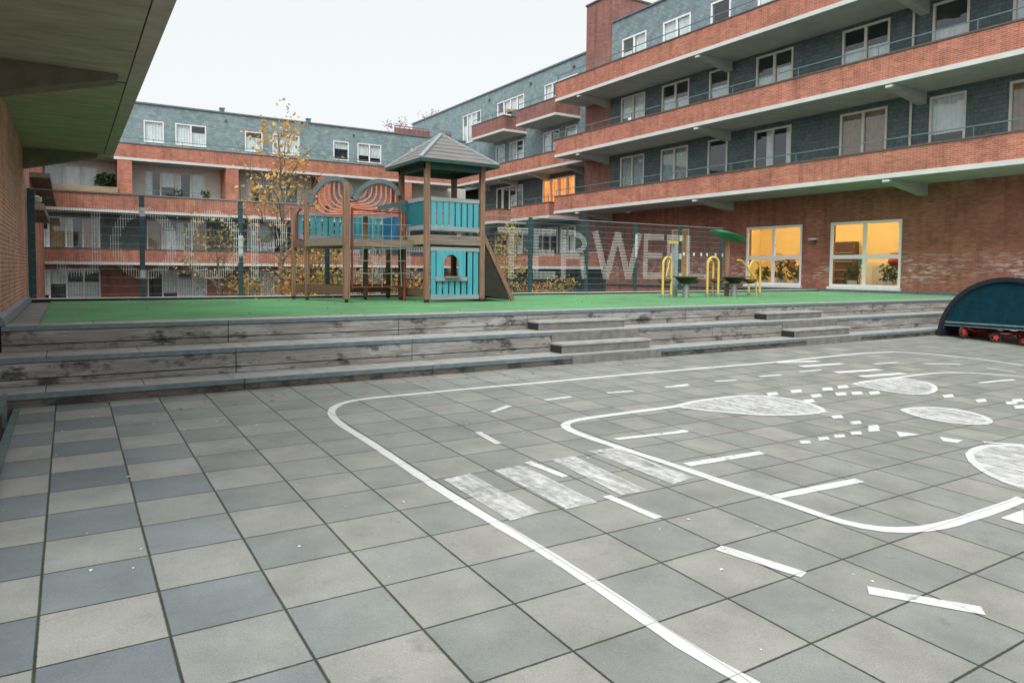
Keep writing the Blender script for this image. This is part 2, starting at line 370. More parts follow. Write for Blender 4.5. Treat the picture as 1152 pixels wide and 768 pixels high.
def paint_material(name, solid):
    k = NT(name); g = k.pos()
    mp = k.n('ShaderNodeMapping'); mp.inputs['Scale'].default_value = (9, 2.2, 1); mp.inputs['Rotation'].default_value = (0, 0, .12); k.l(g, mp.inputs['Vector'])
    f = k.noise(g, 14, 8, .72); f2 = k.noise(mp.outputs[0], 1.3, 5, .65)
    if solid > .5: a = k.ramp(f, [(.30, .35), (.39, .95)])
    elif solid > .2: a = k.ramp(k.math('ADD', k.math('MULTIPLY', f, .55), k.math('MULTIPLY', f2, .45)), [(.36, .3), (.46, .95)])
    else:
        a = k.ramp(k.math('ADD', k.math('MULTIPLY', f, .4), k.math('MULTIPLY', f2, .6)), [(.37, .12), (.47, .45), (.60, .9)])
    p = k.sep(g)
    fr_ = lambda c, o, st: k.math('SUBTRACT', k.math('DIVIDE', k.math('SUBTRACT', c, o), st), k.math('FLOOR', k.math('DIVIDE', k.math('SUBTRACT', c, o), st)))
    j = k.math('MINIMUM', k.math('SUBTRACT', .5, k.math('ABSOLUTE', k.math('SUBTRACT', fr_(p[0], TX0, TXS), .5))), k.math('SUBTRACT', .5, k.math('ABSOLUTE', k.math('SUBTRACT', fr_(p[1], TY0, TYS), .5))))
    a = k.math('MULTIPLY', a, k.ramp(j, [(.004, .5), (.012, 1.)]))
    k.b.inputs['Base Color'].default_value = (.78, .79, .78, 1); k.set(Roughness=.6)
    t = k.n('ShaderNodeBsdfTransparent'); m = k.n('ShaderNodeMixShader'); k.l(a, m.inputs[0]); k.l(t.outputs[0], m.inputs[1]); k.l(k.b.outputs[0], m.inputs[2]); k.l(m.outputs[0], k.out.inputs['Surface'])
    return k.m
M['paint_mid'] = paint_material('brushed_road_paint', .4); M['paint'] = paint_material('road_paint', 1); M['paint_worn'] = paint_material('worn_road_paint', 0)
k = NT('artificial_turf'); f = k.noise(k.pos(), 90, 4, .7); f2 = k.noise(k.pos(), .8, 5)
c_ = k.mix(f, (.018, .20, .045), (.070, .41, .10)); c_ = k.mix(1., c_, k.ramp(f2, [(.3, .68), (.7, 1.28)]), 'MULTIPLY'); k.l(c_, k.b.inputs['Base Color']); k.set(Roughness=.9)
k.b.inputs['Sheen Weight'].default_value = .25; k.bump(f, .8, .02); M['turf'] = k.m
M['deck_paving'] = plain('deck_paving', (.24, .235, .225), .7, .2, 4, bump=.4)
M['step_wood'] = wood('step_boards', (.17, .16, .145), (.32, .30, .275), 0, .8, worn=.505, wornc=(.42, .425, .41), black=.53)
M['step_brown'] = wood('step_boards_low', (.075, .062, .05), (.16, .14, .12), 0, .8, worn=.60, wornc=(.38, .38, .36), black=.46)
M['tread'] = plain('tread_paving', (.37, .375, .36), .7, .2, 5, bump=.4)
M['block'] = plain('step_block', (.17, .168, .155), .8, .28, 6, bump=.5)
M['joint_dark'] = plain('joint_dark', (.02, .02, .018), .9, .2, 5)
k = NT('overhang_concrete'); mp = k.n('ShaderNodeMapping'); mp.inputs['Scale'].default_value = (1.2, 5, 1); k.l(k.pos(), mp.inputs['Vector'])
c_ = k.mix(k.ramp(k.noise(mp.outputs[0], 1.1, 7, .65), [(.3, 0.), (.7, 1.)]), (.27, .27, .18), (.47, .47, .33)); k.l(c_, k.b.inputs['Base Color']); k.set(Roughness=.85); k.bump(k.noise(k.pos(), 30, 5), .3, .004); M['soffit'] = k.m
M['soffit_edge'] = plain('soffit_edge', (.46, .42, .34), .8, .15, 5)
M['soffit_beam'] = plain('soffit_beam', (.17, .15, .11), .85, .2, 6)
M['ground_far'] = plain('street_asphalt', (.06, .06, .06), .9, .2, .5)
M['soffit_near'] = plain('soffit_pale', (.42, .43, .39), .8, .12, 1.5)
OUTER = [(2.39, 1.86), (2.34, 2.09), (2.36, 2.42), (2.38, 2.86), (2.38, 3.42), (2.35, 3.98), (2.33, 4.63), (2.33, 5.35), (2.34, 6.15), (2.32, 6.88), (2.35, 7.28), (2.4, 7.56), (2.48, 7.76), (2.62, 7.94), (2.9, 8.05), (3.57, 8.06), (4.49, 8.08), (5.57, 8.05), (7.15, 8.06), (8.98, 8.02), (10.36, 7.97), (12.05, 8.02), (13.3, 8.05), (14.35, 7.89), (14.78, 7.38), (15.07, 6.69), (15.1, 5.94)]
INNER = [(6.3, 6.08), (5.4, 6.07), (4.7, 6.05), (4.46, 5.99), (4.37, 5.93), (4.32, 5.81), (4.3, 5.53), (4.34, 4.99), (4.39, 4.43), (4.42, 3.93), (4.41, 3.89), (4.43, 3.55), (4.48, 3.25), (4.45, 2.93), (4.51, 2.69), (4.59, 2.58), (4.66, 2.52), (4.88, 2.44), (5.33, 2.42), (5.88, 2.42), (6.27, 2.43)]
INNER_FAR = [(10.16, 6.14), (12.11, 6.16), (12.68, 6.08), (13.01, 5.89), (13.54, 5.31)]
STROKES = [[(3.37, 2.92), (3.51, 2.42)], [(3.66, 2.13), (3.78, 1.96), (3.98, 1.7)], [(4.51, 4.28), (5.46, 4.24)], [(4.51, 3.37), (5.51, 3.31)], [(5.24, 5.14), (5.43, 5.17)], [(8.02, 7.09), (8.44, 7.04)], [(9.04, 7.1), (9.52, 7.07)], [(7.2, 7.07), (7.47, 7.08)], [(10.53, 7.94), (11.48, 7.75)], [(10.59, 7.47), (11.65, 7.39)], [(10.61, 6.85), (11.69, 6.73)], [(10.66, 6.44), (11.72, 6.34)], [(10.08, 7.14), (10.63, 7.11)], [(12.21, 7.14), (12.86, 7.07)], [(12.03, 5.33), (13.01, 5.24)], [(13.24, 6.8), (13.89, 6.47)], [(13.92, 6.05), (14.01, 5.62)], [(7.95, 3.46), (8.23, 3.21)], [(3.31, 4.97), (3.36, 4.49)], [(3.36, 3.98), (3.39, 3.46)], [(4.01, 6.76), (4.37, 6.96)], [(3.43, 6.05), (3.4, 5.84), (3.39, 5.58)], [(4.94, 7.05), (5.37, 7.08)], [(5.96, 7.08), (6.39, 7.04)], [(6.97, 7.05), (7.4, 7.03)], [(4.51, 5.22), (5.4, 5.14)]]
BLOBS = [[(6.21, 6.09), (6.72, 6.21), (7.62, 6.2), (7.9, 6.0), (8.02, 5.64), (7.86, 5.24), (7.69, 5.03), (7.52, 5.08), (7.07, 5.16), (6.69, 5.38), (6.43, 5.71), (6.19, 5.95)], [(9.9, 6.09), (10.79, 6.15), (11.24, 6.11), (11.23, 5.65), (10.77, 5.34), (10.32, 5.18), (9.9, 5.22), (9.81, 5.48), (9.83, 5.82)], [(8.75, 4.73), (9.05, 4.76), (9.33, 4.64), (9.52, 4.46), (9.41, 4.11), (9.19, 3.9), (8.91, 3.83), (8.64, 3.96), (8.5, 4.22), (8.55, 4.5)], [(7.29, 3.29), (7.61, 3.38), (7.92, 3.38), (8.23, 3.21), (8.24, 3.05), (7.73, 2.74), (6.83, 2.49), (6.52, 2.52), (6.59, 2.72), (6.8, 2.95), (7.02, 3.15)], [(5.61, 2.31), (5.97, 2.31), (5.62, 2.17)], [(7.54, 4.14), (7.64, 3.93), (7.33, 3.98)], [(7.74, 3.79), (7.82, 3.59), (7.65, 3.57), (7.58, 3.67)], [(6.17, 4.35), (6.29, 4.32), (6.21, 4.24), (6.09, 4.27)], [(6.47, 4.35), (6.6, 4.32), (6.51, 4.24), (6.38, 4.27)], [(6.73, 4.34), (6.86, 4.31), (6.77, 4.23), (6.63, 4.26)], [(7.02, 4.34), (7.16, 4.31), (7.05, 4.22), (6.92, 4.26)], [(7.35, 4.35), (7.5, 4.31), (7.38, 4.22), (7.24, 4.26)], [(7.49, 4.43), (7.64, 4.4), (7.52, 4.3), (7.37, 4.33)], [(7.48, 4.64), (7.64, 4.61), (7.52, 4.51), (7.37, 4.54)], [(7.56, 4.92), (7.72, 4.89), (7.6, 4.78), (7.44, 4.81)], [(8.02, 6.18), (8.21, 6.16), (8.06, 6.01), (7.87, 6.04)], [(8.51, 6.17), (8.71, 6.14), (8.54, 5.99), (8.35, 6.02)], [(9.11, 6.09), (9.31, 6.06), (9.13, 5.91), (8.93, 5.94)], [(9.5, 6.1), (9.71, 6.08), (9.52, 5.92), (9.31, 5.95)], [(8.5, 5.85), (8.69, 5.82), (8.52, 5.68), (8.34, 5.7)], [(8.08, 5.66), (8.26, 5.64), (8.11, 5.5), (7.94, 5.53)], [(8.96, 5.78), (9.16, 5.75), (8.98, 5.61), (8.79, 5.64)], [(9.24, 5.72), (9.44, 5.69), (9.26, 5.55), (9.06, 5.58)], [(9.52, 5.63), (9.72, 5.6), (9.53, 5.46), (9.33, 5.49)], [(10.33, 5.04), (10.55, 5.01), (10.34, 4.88), (10.13, 4.91)], [(10.45, 4.67), (10.66, 4.64), (10.45, 4.52), (10.25, 4.55)], [(10.7, 4.41), (10.91, 4.37), (10.7, 4.26), (10.5, 4.3)], [(10.5, 4.23), (10.7, 4.19), (10.5, 4.08), (10.3, 4.12)], [(10.98, 4.45), (11.2, 4.41), (10.98, 4.29), (10.77, 4.33)]]
PATCHES = [[(2.45, 4.87), (2.71, 4.9), (2.72, 3.92), (2.46, 3.89)], [(2.93, 4.89), (3.21, 4.91), (3.21, 3.9), (2.92, 3.89)], [(3.53, 4.93), (3.78, 4.92), (3.72, 3.92), (3.47, 3.94)], [(4.0, 5.0), (4.29, 4.97), (4.28, 3.99), (4.01, 3.94)]]

# ---------------------------------------------------------------- ground, paving, markings
def gz(x, y):
    w = (max(y, 0) / 9.2) ** 2
    return -1.75 + .02746 * y - .01057 * x + w * (.01057 * x - .0476)
m = MB(); xs = [-.47 + i * (26.9 / 54) for i in range(55)]; ys = [-8 + j * (17.3 / 40) for j in range(41)]
m.add([(x, y, gz(x, y)) for y in ys for x in xs], [(j*55+i, j*55+i+1, (j+1)*55+i+1, (j+1)*55+i) for j in range(40) for i in range(54)])
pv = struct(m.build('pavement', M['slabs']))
struct(MB().box(-300, 400, -200, 500, -3.4, -3.25).build('street', M['ground_far']))
struct(MB().box(-.53, -.472, -8, 9.2, -1.95, -1.535).build('kerb', M['steel_teal']))
def ribbon(mb, pts, w, closed=False, lift=.004):
    P = []
    for i in range(len(pts) - 1):                       # subdivide, light smoothing
        a, b = Vector(pts[i]), Vector(pts[i+1]); n = max(1, int((b - a).length / .12))
        for t in range(n): P.append(a.lerp(b, t / n))
    P.append(Vector(pts[-1]))
    for _ in range(3):
        P = [P[0]] + [(P[i-1] + P[i] * 2 + P[i+1]) / 4 for i in range(1, len(P)-1)] + [P[-1]]
    V = []
    for i, p in enumerate(P):
        d = (P[min(i+1, len(P)-1)] - P[max(i-1, 0)]).normalized(); nrm = Vector((-d.y, d.x)); ww = w * (1 + random.uniform(-.10, .10))
        for s_ in (-.5, .5):
            q = p + nrm * ww * s_; V.append((q.x, q.y, gz(q.x, q.y) + lift))
    mb.add(V, [(2*i, 2*i+1, 2*i+3, 2*i+2) for i in range(len(P)-1)])
def patch(mb, poly, lift=.004):
    V = [(x, y, gz(x, y) + lift) for x, y in poly]; n = len(V)
    c = (sum(v[0] for v in V)/n, sum(v[1] for v in V)/n); V.append((c[0], c[1], gz(*c) + lift))
    mb.add(V, [(i, (i+1) % n, n) for i in range(n)])
mw = MB(); mm_ = MB()
m = MB(); ribbon(m, OUTER, .085); ribbon(m, INNER, .095, lift=.005); ribbon(m, INNER_FAR, .07)
for i, s_ in enumerate(STROKES): ribbon(mm_ if i < 4 or i > 17 else m, s_, .14 if i in (8, 9, 10, 11) else (.05 if i == 17 else (.095 if i < 4 else .075)), lift=.005)
for i, b_ in enumerate(BLOBS):
    if i >= 4: patch(m if i == 4 else mm_, b_, .006)
    else: ribbon(m, b_ + [b_[0]], .07, lift=.006)
struct(m.build('painted_marking', M['paint'])); struct(mm_.build('painted_marking', M['paint_mid']))
m = mw
for b_ in PATCHES: patch(m, b_, .007)
for b_ in BLOBS[:4]: patch(m, b_, .008)
struct(m.build('worn_painted_marking', M['paint_worn']))
m = MB()
for i in range(60):
    x = random.uniform(-.5, 4); y = random.uniform(1.2, 8.6); a = random.random() * 6; s_ = random.choice([.005, .008, .012, .018]); z = gz(x, y) + .004
    m.add([(x + s_*math.cos(a), y + s_*math.sin(a), z), (x - s_*math.sin(a)*.6, y + s_*math.cos(a)*.6, z+.004), (x - s_*math.cos(a), y - s_*math.sin(a), z), (x + s_*math.sin(a)*.6, y - s_*math.cos(a)*.6, z+.003)], [(0,1,2,3)])
stuff(m.build('scattered_litter', M['white'])).__setitem__('label', 'tiny pale specks of litter strewn on the slabs')

# ---------------------------------------------------------------- seating steps and play deck
D = -.755
st = thing('seating_steps', 'long weathered timber and paving seating steps between the yard and the green turf', 'steps', (0, 9.2, -1.55))
ZT = (-1.40, -1.07, D); YF = (9.2, 9.8, 10.55); XE = 26.39
cuts = [(-3.2, 1.84, 4.45, 7.0), (-3.2, 1.86, 4.4, 7.0), (-.72, 1.90, 4.5, 7.0)]
right = [9.0, 11.0, 13.2], [15.2, 17.9, 20.8, 23.6, XE]
MB().box(-3.2, XE, 9.26, 9.8, -1.9, -1.45).box(-3.2, XE, 9.86, 10.6, -1.9, -1.12).box(-.74, XE, 10.61, 11.6, -1.9, D-.05).build('core', M['joint_dark'], st)
for lv in range(3):
    zt, yf = ZT[lv], YF[lv]; zb = (-1.9, -1.40, -1.07)[lv]
    segs = []
    for L in (list(cuts[lv]), list(right[0]), list(right[1])): segs += list(zip(L[:-1], L[1:]))
    x0_, x1_ = segs[0][0], XE
    for a, b in segs: MB().box(a + .004, b - .004, yf, yf + .062, zt - .055, zt).build('edge_strip', M['steel_teal'], st)
    if lv < 2:                                                      # stairs: plain concrete faces in these two places
        for a, b in ((7.0, 9.0), (13.2, 15.2)): MB().box(a + .005, b - .005, yf - .004, yf + .062, zb, zt - .001).build('stair_face', M['block'], st, bevel=.006)
    else:
        for a, b in ((7.0, 9.0), (13.2, 15.2)): MB().box(a + .004, b - .004, yf, yf + .062, zt - .055, zt).build('edge_strip', M['steel_teal'], st)
        segs += [(7.0, 9.0), (13.2, 15.2)]
    for a, b in segs:
        top = zt - .062
        if lv == 0: MB().box(a + .006, b - .006, yf + .012, yf + .06, -1.9, top).build('board', M['step_brown'], st)
        else:
            mid = zb + .075
            MB().box(a + .006, b - .006, yf + .012, yf + .06, mid + .014, top - .004).build('board', M['step_wood'], st)
            MB().box(a + .006, b - .006, yf + .018, yf + .06, zb + .004, mid).build('board', M['step_wood'], st)
    tr_ = MB(); ye = (9.8, 10.55, 11.10)[lv]; x = x0_ + .0
    while x < x1_ - .05:
        tr_.box(x + .003, min(x + .98, x1_), yf + .064, ye + (.05 if lv < 2 else -.004), zt - .04, zt - .002); x += .985
    tr_.build('tread', M['tread'], st)
m = MB()
for a in (7.0, 13.2):
    m_ = MB().box(a + .02, a + 2.02, 10.23, 10.562, -1.071, -.945); m_.build('stair_block', M['block'], st, bevel=.006); MB().box(a + .012, a + .019, 10.235, 10.56, -1.069, -.946).build('side_piece', M['joint_dark'], st); MB().box(a + .01, a + 2.03, 10.21, 10.56, -.944, -.91).build('tread', M['tread'], st)  # thin near-black strip draws the shade of the gap beside the block
    m_ = MB().box(a - .02, a + 1.98, 9.48, 9.812, -1.401, -1.27); m_.build('stair_block', M['block'], st, bevel=.006); MB().box(a - .028, a - .021, 9.485, 9.798, -1.399, -1.271).build('side_piece', M['joint_dark'], st); MB().box(a - .03, a + 1.99, 9.46, 9.798, -1.269, -1.235).build('tread', M['tread'], st)  # lower block: side gap shade again drawn as a dark strip
struct(MB().box(-.75, 26.39, 11.1, 17.9, -1.9, D - .03).build('deck_paving', M['deck_paving']))
struct(MB().box(-.33, 26.2, 11.12, 17.62, D - .03, D).build('artificial_turf', M['turf']))
m = MB(); m.box(-.75, 26.39, 17.9, 18.14, -3.3, -.70); struct(m.build('retaining_wall', M['band']))
struct(MB().box(-.75, 26.39, 17.80, 17.895, -.9, -.72).build('turf_edging', M['joint_dark']))

# ---------------------------------------------------------------- building helpers
def facade(ax, p0, p1, a0, a1, z0, z1, holes, mat, parent, name='wall'):
    mb = MB(); holes = [h for h in holes if h[0] < a1 and h[1] > a0 and h[2] < z1 and h[3] > z0]
    zs = sorted({z0, z1} | {min(max(h[2], z0), z1) for h in holes} | {min(max(h[3], z0), z1) for h in holes})
    for za, zb in zip(zs[:-1], zs[1:]):
        zc = (za + zb) / 2; hh = sorted([(h[0], h[1]) for h in holes if h[2] < zc < h[3]]); a = a0
        for b0, b1 in hh:
            if b0 > a: mb.pbox(ax, p0, p1, a, b0, za, zb)
            a = max(a, b1)
        if a < a1: mb.pbox(ax, p0, p1, a, a1, za, zb)
    return mb.build(name, mat, parent)
WN = [0]
def window(parent, ax, p, a0, a1, z0, z1, n=2, cur='auto', fm='white', fw=.075, door=False, label=None, transom=None, depth=0):
    WN[0] += 1; rnd = random.Random(WN[0] * 13 + 5)
    e = .003; q0, q1 = p - .022 + depth, p + .06 + depth; mb = MB()
    mb.pbox(ax, q0, q1, a0+e, a0+fw, z0+e, z1-e).pbox(ax, q0, q1, a1-fw, a1-e, z0+e, z1-e)
    mb.pbox(ax, q0-.002, q1, a0+fw, a1-fw, z1-fw, z1-e).pbox(ax, q0-.015, q1, a0+fw, a1-fw, z0+e, z0+fw)
    cell = (a1 - a0) / n
    for i in range(1, n):
        c = a0 + cell * i; mb.pbox(ax, q0+.004, q1, c-fw*.62, c+fw*.62, z0+fw, z1-fw)
    if transom:
        for i in range(n): mb.pbox(ax, q0+.006, q1-.002, a0+cell*i+fw*.6, a0+cell*(i+1)-fw*.6, transom-fw*.8, transom+fw*.8)
    w = mb.build('window', M[fm], parent)
    if label: w['label'] = label
    for i in range(n):
        pa, pb = a0 + cell*i + fw*.7, a0 + cell*(i+1) - fw*.7
        MB().pbox(ax, p+.03+depth, p+.036+depth, pa, pb, z0+fw*.8, z1-fw*.8).build('pane', M['glass'], w)
        c = cur
        if cur == 'auto': c = rnd.choice(['full', 'full', 'half', 'side', 'none', 'grey', 'blind'])
        if c == 'light': c = rnd.choice(['full', 'full', 'half', 'blind'])
        if c == 'dim': c = rnd.choice(['grey', 'none', 'side', 'tan', 'half'])
        h = z1 - z0; cp = p + .12 + depth
        def curt(b0, b1, c0, c1, mat):
            mb = MB(); nn = max(4, int((b1-b0)/.05)); V = []
            for j in range(nn+1):
                a = b0 + (b1-b0)*j/nn; dd = .022*math.sin(j*1.9+rnd.random())
                for zz in (c0, c1): V.append((cp+dd, a, zz) if ax == 'X' else (a, cp+dd, zz))
            mb.add(V, [(2*j, 2*j+2, 2*j+3, 2*j+1) for j in range(nn)]); o = mb.build('curtain', mat, w); return o
        if c == 'full': curt(pa, pb, z0+.05, z1-.05, M['curtain'])
        elif c == 'half': curt(pa, pb, z0+.05, z0+h*rnd.uniform(.62, .74), M['curtain'])
        elif c == 'blind': curt(pa, pb, z1-h*rnd.uniform(.35, .75), z1-.05, M['curtain'])
        elif c == 'grey': curt(pa, pb, z0+.05, z1-.05, M['curtain_grey'])
        elif c == 'side': curt(pa, pa+(pb-pa)*rnd.uniform(.3, .5), z0+.05, z1-.05, M['curtain'])
        elif c == 'tan': curt(pa, pb, z0+.05, z1-.05, M['curtain_tan'])
        elif c == 'lit': curt(pa, pb, z0+.05, z1-.05, M['lit_curtain'])
    return w
def railing(parent, ax, p, a0, a1, z, step=1.6, h=.33):
    mb = MB(); P = (lambda a, zz: (p, a, zz)) if ax == 'X' else (lambda a, zz: (a, p, zz))
    mb.bar(P(a0, z+h), P(a1, z+h), .035); n = max(1, round((a1-a0)/step))
    for i in range(n+1):
        a = a0 + .02 + (a1-a0-.04)*i/n; mb.bar(P(a, z), P(a, z+h-.018), .025)
    return mb.build('railing', M['rail'], parent)
def strip(parent, ax, p, a0, a1, zb, zt, depth_to, mat='brick', returns=(False, False), sof='soffit_near', end_to=None):
    """brick balcony front with white edge band, floor slab and dark coping; p outer plane, depth_to inner wall plane"""
    t = .20
    MB().pbox(ax, p, p+t, a0, a1, zb+.17, zt-.06).build('parapet', M[mat], parent)
    mb = MB().pbox(ax, p-.03, p+t+.03, a0-.03, a1+.03, zt-.058, zt)
    bd = MB().pbox(ax, p-.025, p+.12, a0-.025, a1+.025, zb+.01, zb+.168)
    for k_, a in ((0, a0), (1, a1)):
        if returns[k_]:
            s_ = 1 if k_ == 0 else -1
            MB().pbox(ax, p+t+.002, depth_to-.003, a, a+s_*t, zb+.17, zt-.06).build('parapet', M[mat], parent)
            mb.pbox(ax, p+t+.032, depth_to-.003, a-s_*.03, a+s_*(t+.03), zt-.058, zt)
            bd.pbox(ax, p+.122, depth_to-.003, a-s_*.025, a+s_*.12, zb+.01, zb+.168)
    mb.build('coping', M['coping'], parent); bd.build('edge_band', M['band'], parent)
    MB().pbox(ax, p+.004, depth_to-.002, a0+.004, a1-.004, zb+.0, zb+.15).build('balcony_floor', M[sof], parent)
def bracket(parent, p, wallp, y, z, w=.34, deep=.42, tip=.10, mat='soffit_near', lamp=True):
    b = MB().prism([(wallp-.002, y-w/2, z), (p+.12, y-w/2, z), (p+.12, y-w/2, z-tip), (wallp-.002, y-w/2, z-deep)], (0, w, 0)).build('bracket', M[mat], parent)
    if lamp: MB().box(p+.02, p+.118, y-w/2+.05, y+w/2-.05, z-tip-.0, z-.02).build('lamp', M['white'], b)

# ---------------------------------------------------------------- right-hand apartment block
nb = thing('apartment_building', 'large brick apartment block on the right with three long overhanging brick balconies and slate walls', 'building', (25, 10, -1.6))
LV = [(3.26, 4.28), (6.49, 7.55), (9.68, 10.80)]
wl = [(28.25, 30.17, 2), (25.1, 27.0, 2), (22.62, 23.82, 1), (19.2, 21.1, 2), (15.05, 16.97, 2), (12.3, 13.52, 1), (9.1, 11.0, 2), (5.9, 7.1, 1), (2.6, 4.5, 2)]
hol = [[(a, b, f0, h) for a, b, n in wl] for f0, h in ((3.85, 6.28), (7.1, 9.54), (10.3, 12.75))]
BN = 33.38
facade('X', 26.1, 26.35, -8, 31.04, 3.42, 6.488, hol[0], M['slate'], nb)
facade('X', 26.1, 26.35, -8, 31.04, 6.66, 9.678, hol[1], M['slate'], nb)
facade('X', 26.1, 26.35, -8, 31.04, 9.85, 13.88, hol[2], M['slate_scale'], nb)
MB().box(26.1, 27.4, 31.05, BN, 3.42, 6.488).box(26.1, 27.4, 31.05, BN, 6.66, 9.678).box(26.1, 30.0, 31.05, BN, 9.85, 15.5).box(26.4, 27.4, 31.6, BN, .07, 3.25).build('wall', M['brick_pink'], nb)
MB().box(26.04, 30.06, 31.0, BN+.05, 15.5, 15.6).build('coping', M['coping'], nb)
MB().box(26.02, 34, -8, 31.0, 13.88, 13.97).build('roof', M['lead'], nb)
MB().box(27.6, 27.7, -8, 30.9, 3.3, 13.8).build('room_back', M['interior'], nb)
curs = [['light','light','none','light','light','side','full','none','full'], ['blind','half','half','half','half','half','full','full','none'], ['grey','grey','none','side','tan','blind','tan','full','none']]
for lvl in range(3):
    for i, (a, b, n) in enumerate(wl):
        h = hol[lvl][i]; window(nb, 'X', 26.1, a, b, h[2], h[3], n, curs[2-lvl][i], fm='white' if lvl == 2 else 'cream', fw=.085)
for i, (zb, zt) in enumerate(LV):
    strip(nb, 'X', 23.92, -8, BN, zb, zt, 26.1 if i else 26.4, 'brick', (False, True))
    railing(nb, 'X', 23.97, -8, BN - .1, zt, 3.2)
    for y in (-4, 4.8, 13.8, 22.6, 31.3): bracket(nb, 23.92, 26.1 if i else 26.4, y, zb)
for y, z0, z1 in ((14.15, 3.42, 6.45), (14.15, 6.66, 9.65)):
    MB().tube([(26.03, y, z0), (26.03, y, z1)], .045).build('downpipe', M['cream'], nb)
# ground floor: brick wall, classroom windows
gh = [(14.52, 17.44, -.66, 2.04), (18.75, 21.66, -.66, 2.04), (25.2, 26.4, -.75, 2.14)]
facade('X', 26.4, 26.75, -8, 31.59, -2.2, 3.255, gh, M['brick_dark'], nb)
MB().box(26.28, 26.398, -8, 31.5, -.76, -.66).build('flashing', M['lead'], nb)
for a, b, z0, z1 in gh[:2]:
    w = window(nb, 'X', 26.42, a, b, z0+.10, z1, 2, 'no', fw=.10, transom=.64, label='large white four-pane classroom window with warm yellow light inside')
    MB().box(26.28, 26.5, a-.04, b+.04, z0, z0+.10).build('sill', M['white'], w)
dr = MB().box(26.45, 26.5, 25.28, 26.32, -.72, 2.06).build('door', M['yellow_door'], nb)
MB().box(26.38, 26.52, 25.2, 25.277, -.74, 2.14).box(26.38, 26.52, 26.323, 26.4, -.74, 2.14).box(26.38, 26.52, 25.28, 26.32, 2.065, 2.14).build('frame', M['white'], dr)
MB().ball((26.4, 25.38, .3), .04).build('handle', M['metal_grey'], dr)
wlp = MB().prism([(26.40, 17.98, 1.44), (26.40, 18.34, 1.44), (26.22, 18.34, 1.44), (26.15, 18.16, 1.44), (26.22, 17.98, 1.44)], (0, 0, -.09)).build('wall_lamp', M['soil_pot'], nb)
MB().prism([(26.40, 18.06, 1.349), (26.40, 18.26, 1.349), (26.27, 18.22, 1.349), (26.27, 18.10, 1.349)], (0, 0, -.14)).build('bracket', M['coping'], wlp)
# classroom behind the two windows
rm = MB().box(31.0, 31.1, 12.5, 24.6, -.9, 3.2).box(26.76, 31.0, 12.4, 12.5, -.9, 3.2).box(26.76, 31.0, 24.5, 24.6, -.9, 3.2).box(26.76, 31.1, 12.4, 24.6, 3.1, 3.2)
rm.build('room_wall', M['room_yellow'], nb)
MB().box(26.76, 31.0, 12.5, 24.5, -.95, -.85).build('room_floor', M['beam'], nb)
for y in (14.6, 17.2, 20.0, 22.6):
    MB().box(28.2, 29.4, y-.15, y+.15, 2.98, 3.06).build('ceiling_lamp', M['lamp_warm'], nb)

# ---------------------------------------------------------------- far wing
fw_ = thing('apartment_building', 'slate walled far wing with small jutting brick balconies and an orange lit window', 'building', (27, 40, -3))
fh = {3: [(48.9, 51.9, 10.3, 12.62), (42.66, 46.38, 10.3, 12.62), (36.4, 40.1, 10.3, 12.62)],
      2: [(51.5, 52.8, 7.1, 9.40), (45.25, 46.55, 7.1, 9.40), (42.66, 44.57, 7.1, 9.40), (38.3, 40.2, 7.1, 9.40), (36.4, 37.64, 7.1, 9.40)],
      1: [(42.7, 46.4, 3.85, 6.18), (36.5, 40.2, 3.85, 6.18)],
      0: [(42.7, 46.6, .6, 2.9), (38.33, 40.2, .6, 2.9), (36.42, 38.1, .6, 2.9)]}
allh = sum(fh.values(), [])
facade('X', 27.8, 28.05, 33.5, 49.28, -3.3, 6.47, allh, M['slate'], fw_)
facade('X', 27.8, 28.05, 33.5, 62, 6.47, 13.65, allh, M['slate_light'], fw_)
MB().box(27.72, 34, 33.4, 62.05, 13.65, 13.76).build('roof', M['lead'], fw_)
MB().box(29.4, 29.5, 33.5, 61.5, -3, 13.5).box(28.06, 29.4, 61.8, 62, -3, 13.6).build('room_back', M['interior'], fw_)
for lv_, L in fh.items():
    for i, (a, b, z0, z1) in enumerate(L):
        n = 4 if b - a > 2.5 else (2 if b - a > 1.5 else 1)
        lit = lv_ == 1 and i == 1
        window(fw_, 'X', 27.8, a, b, z0, z1, n, 'lit' if lit else ('light' if lv_ >= 2 else 'dim'), fw=.08, label='window with glowing orange curtains' if lit else None)
strip(fw_, 'X', 26.05, 33.6, 49.28, 6.49, 7.55, 27.8, 'brick', (True, False)); railing(fw_, 'X', 26.1, 33.7, 49.2, 7.55)
strip(fw_, 'X', 26.05, 33.42, 49.28, .07, 1.08, 27.8, 'brick', (False, False)); 
MB().box(26.05, 26.25, 31.6, 33.39, .24, 1.02).build('parapet', M['brick'], fw_); MB().box(26.02, 26.28, 31.6, 33.38, 1.02, 1.08).box(26.025, 26.17, 31.6, 33.38, .08, .238).build('edge_band', M['band'], fw_)
for zb, zt in ((9.68, 10.80), (3.26, 4.28)):
    for y0, y1 in ((42.3, 46.9), (36.1, 40.6)):
        xx = 25.85 if zb > 5 else 25.45
        strip(fw_, 'X', xx, y0, y1, zb, zt, 27.8, 'brick_pink' if zb > 5 else 'brick', (True, True)); railing(fw_, 'X', xx + .05, y0+.1, y1-.1, zt)
for y in (35.5, 39.5, 43.5, 47.5): bracket(fw_, 26.05, 27.8, y, 6.49, lamp=False)
for y in (33.8, 37.2, 42.4): MB().lathe([(.12, 6.47), (.10, 6.41), (.0, 6.38)], 26.5, y, 12).build('ceiling_lamp', M['white'], fw_)
MB().tube([(27.72, 33.75, 3.5), (27.72, 33.75, 13.5)], .06).build('downpipe', M['rail'], fw_)
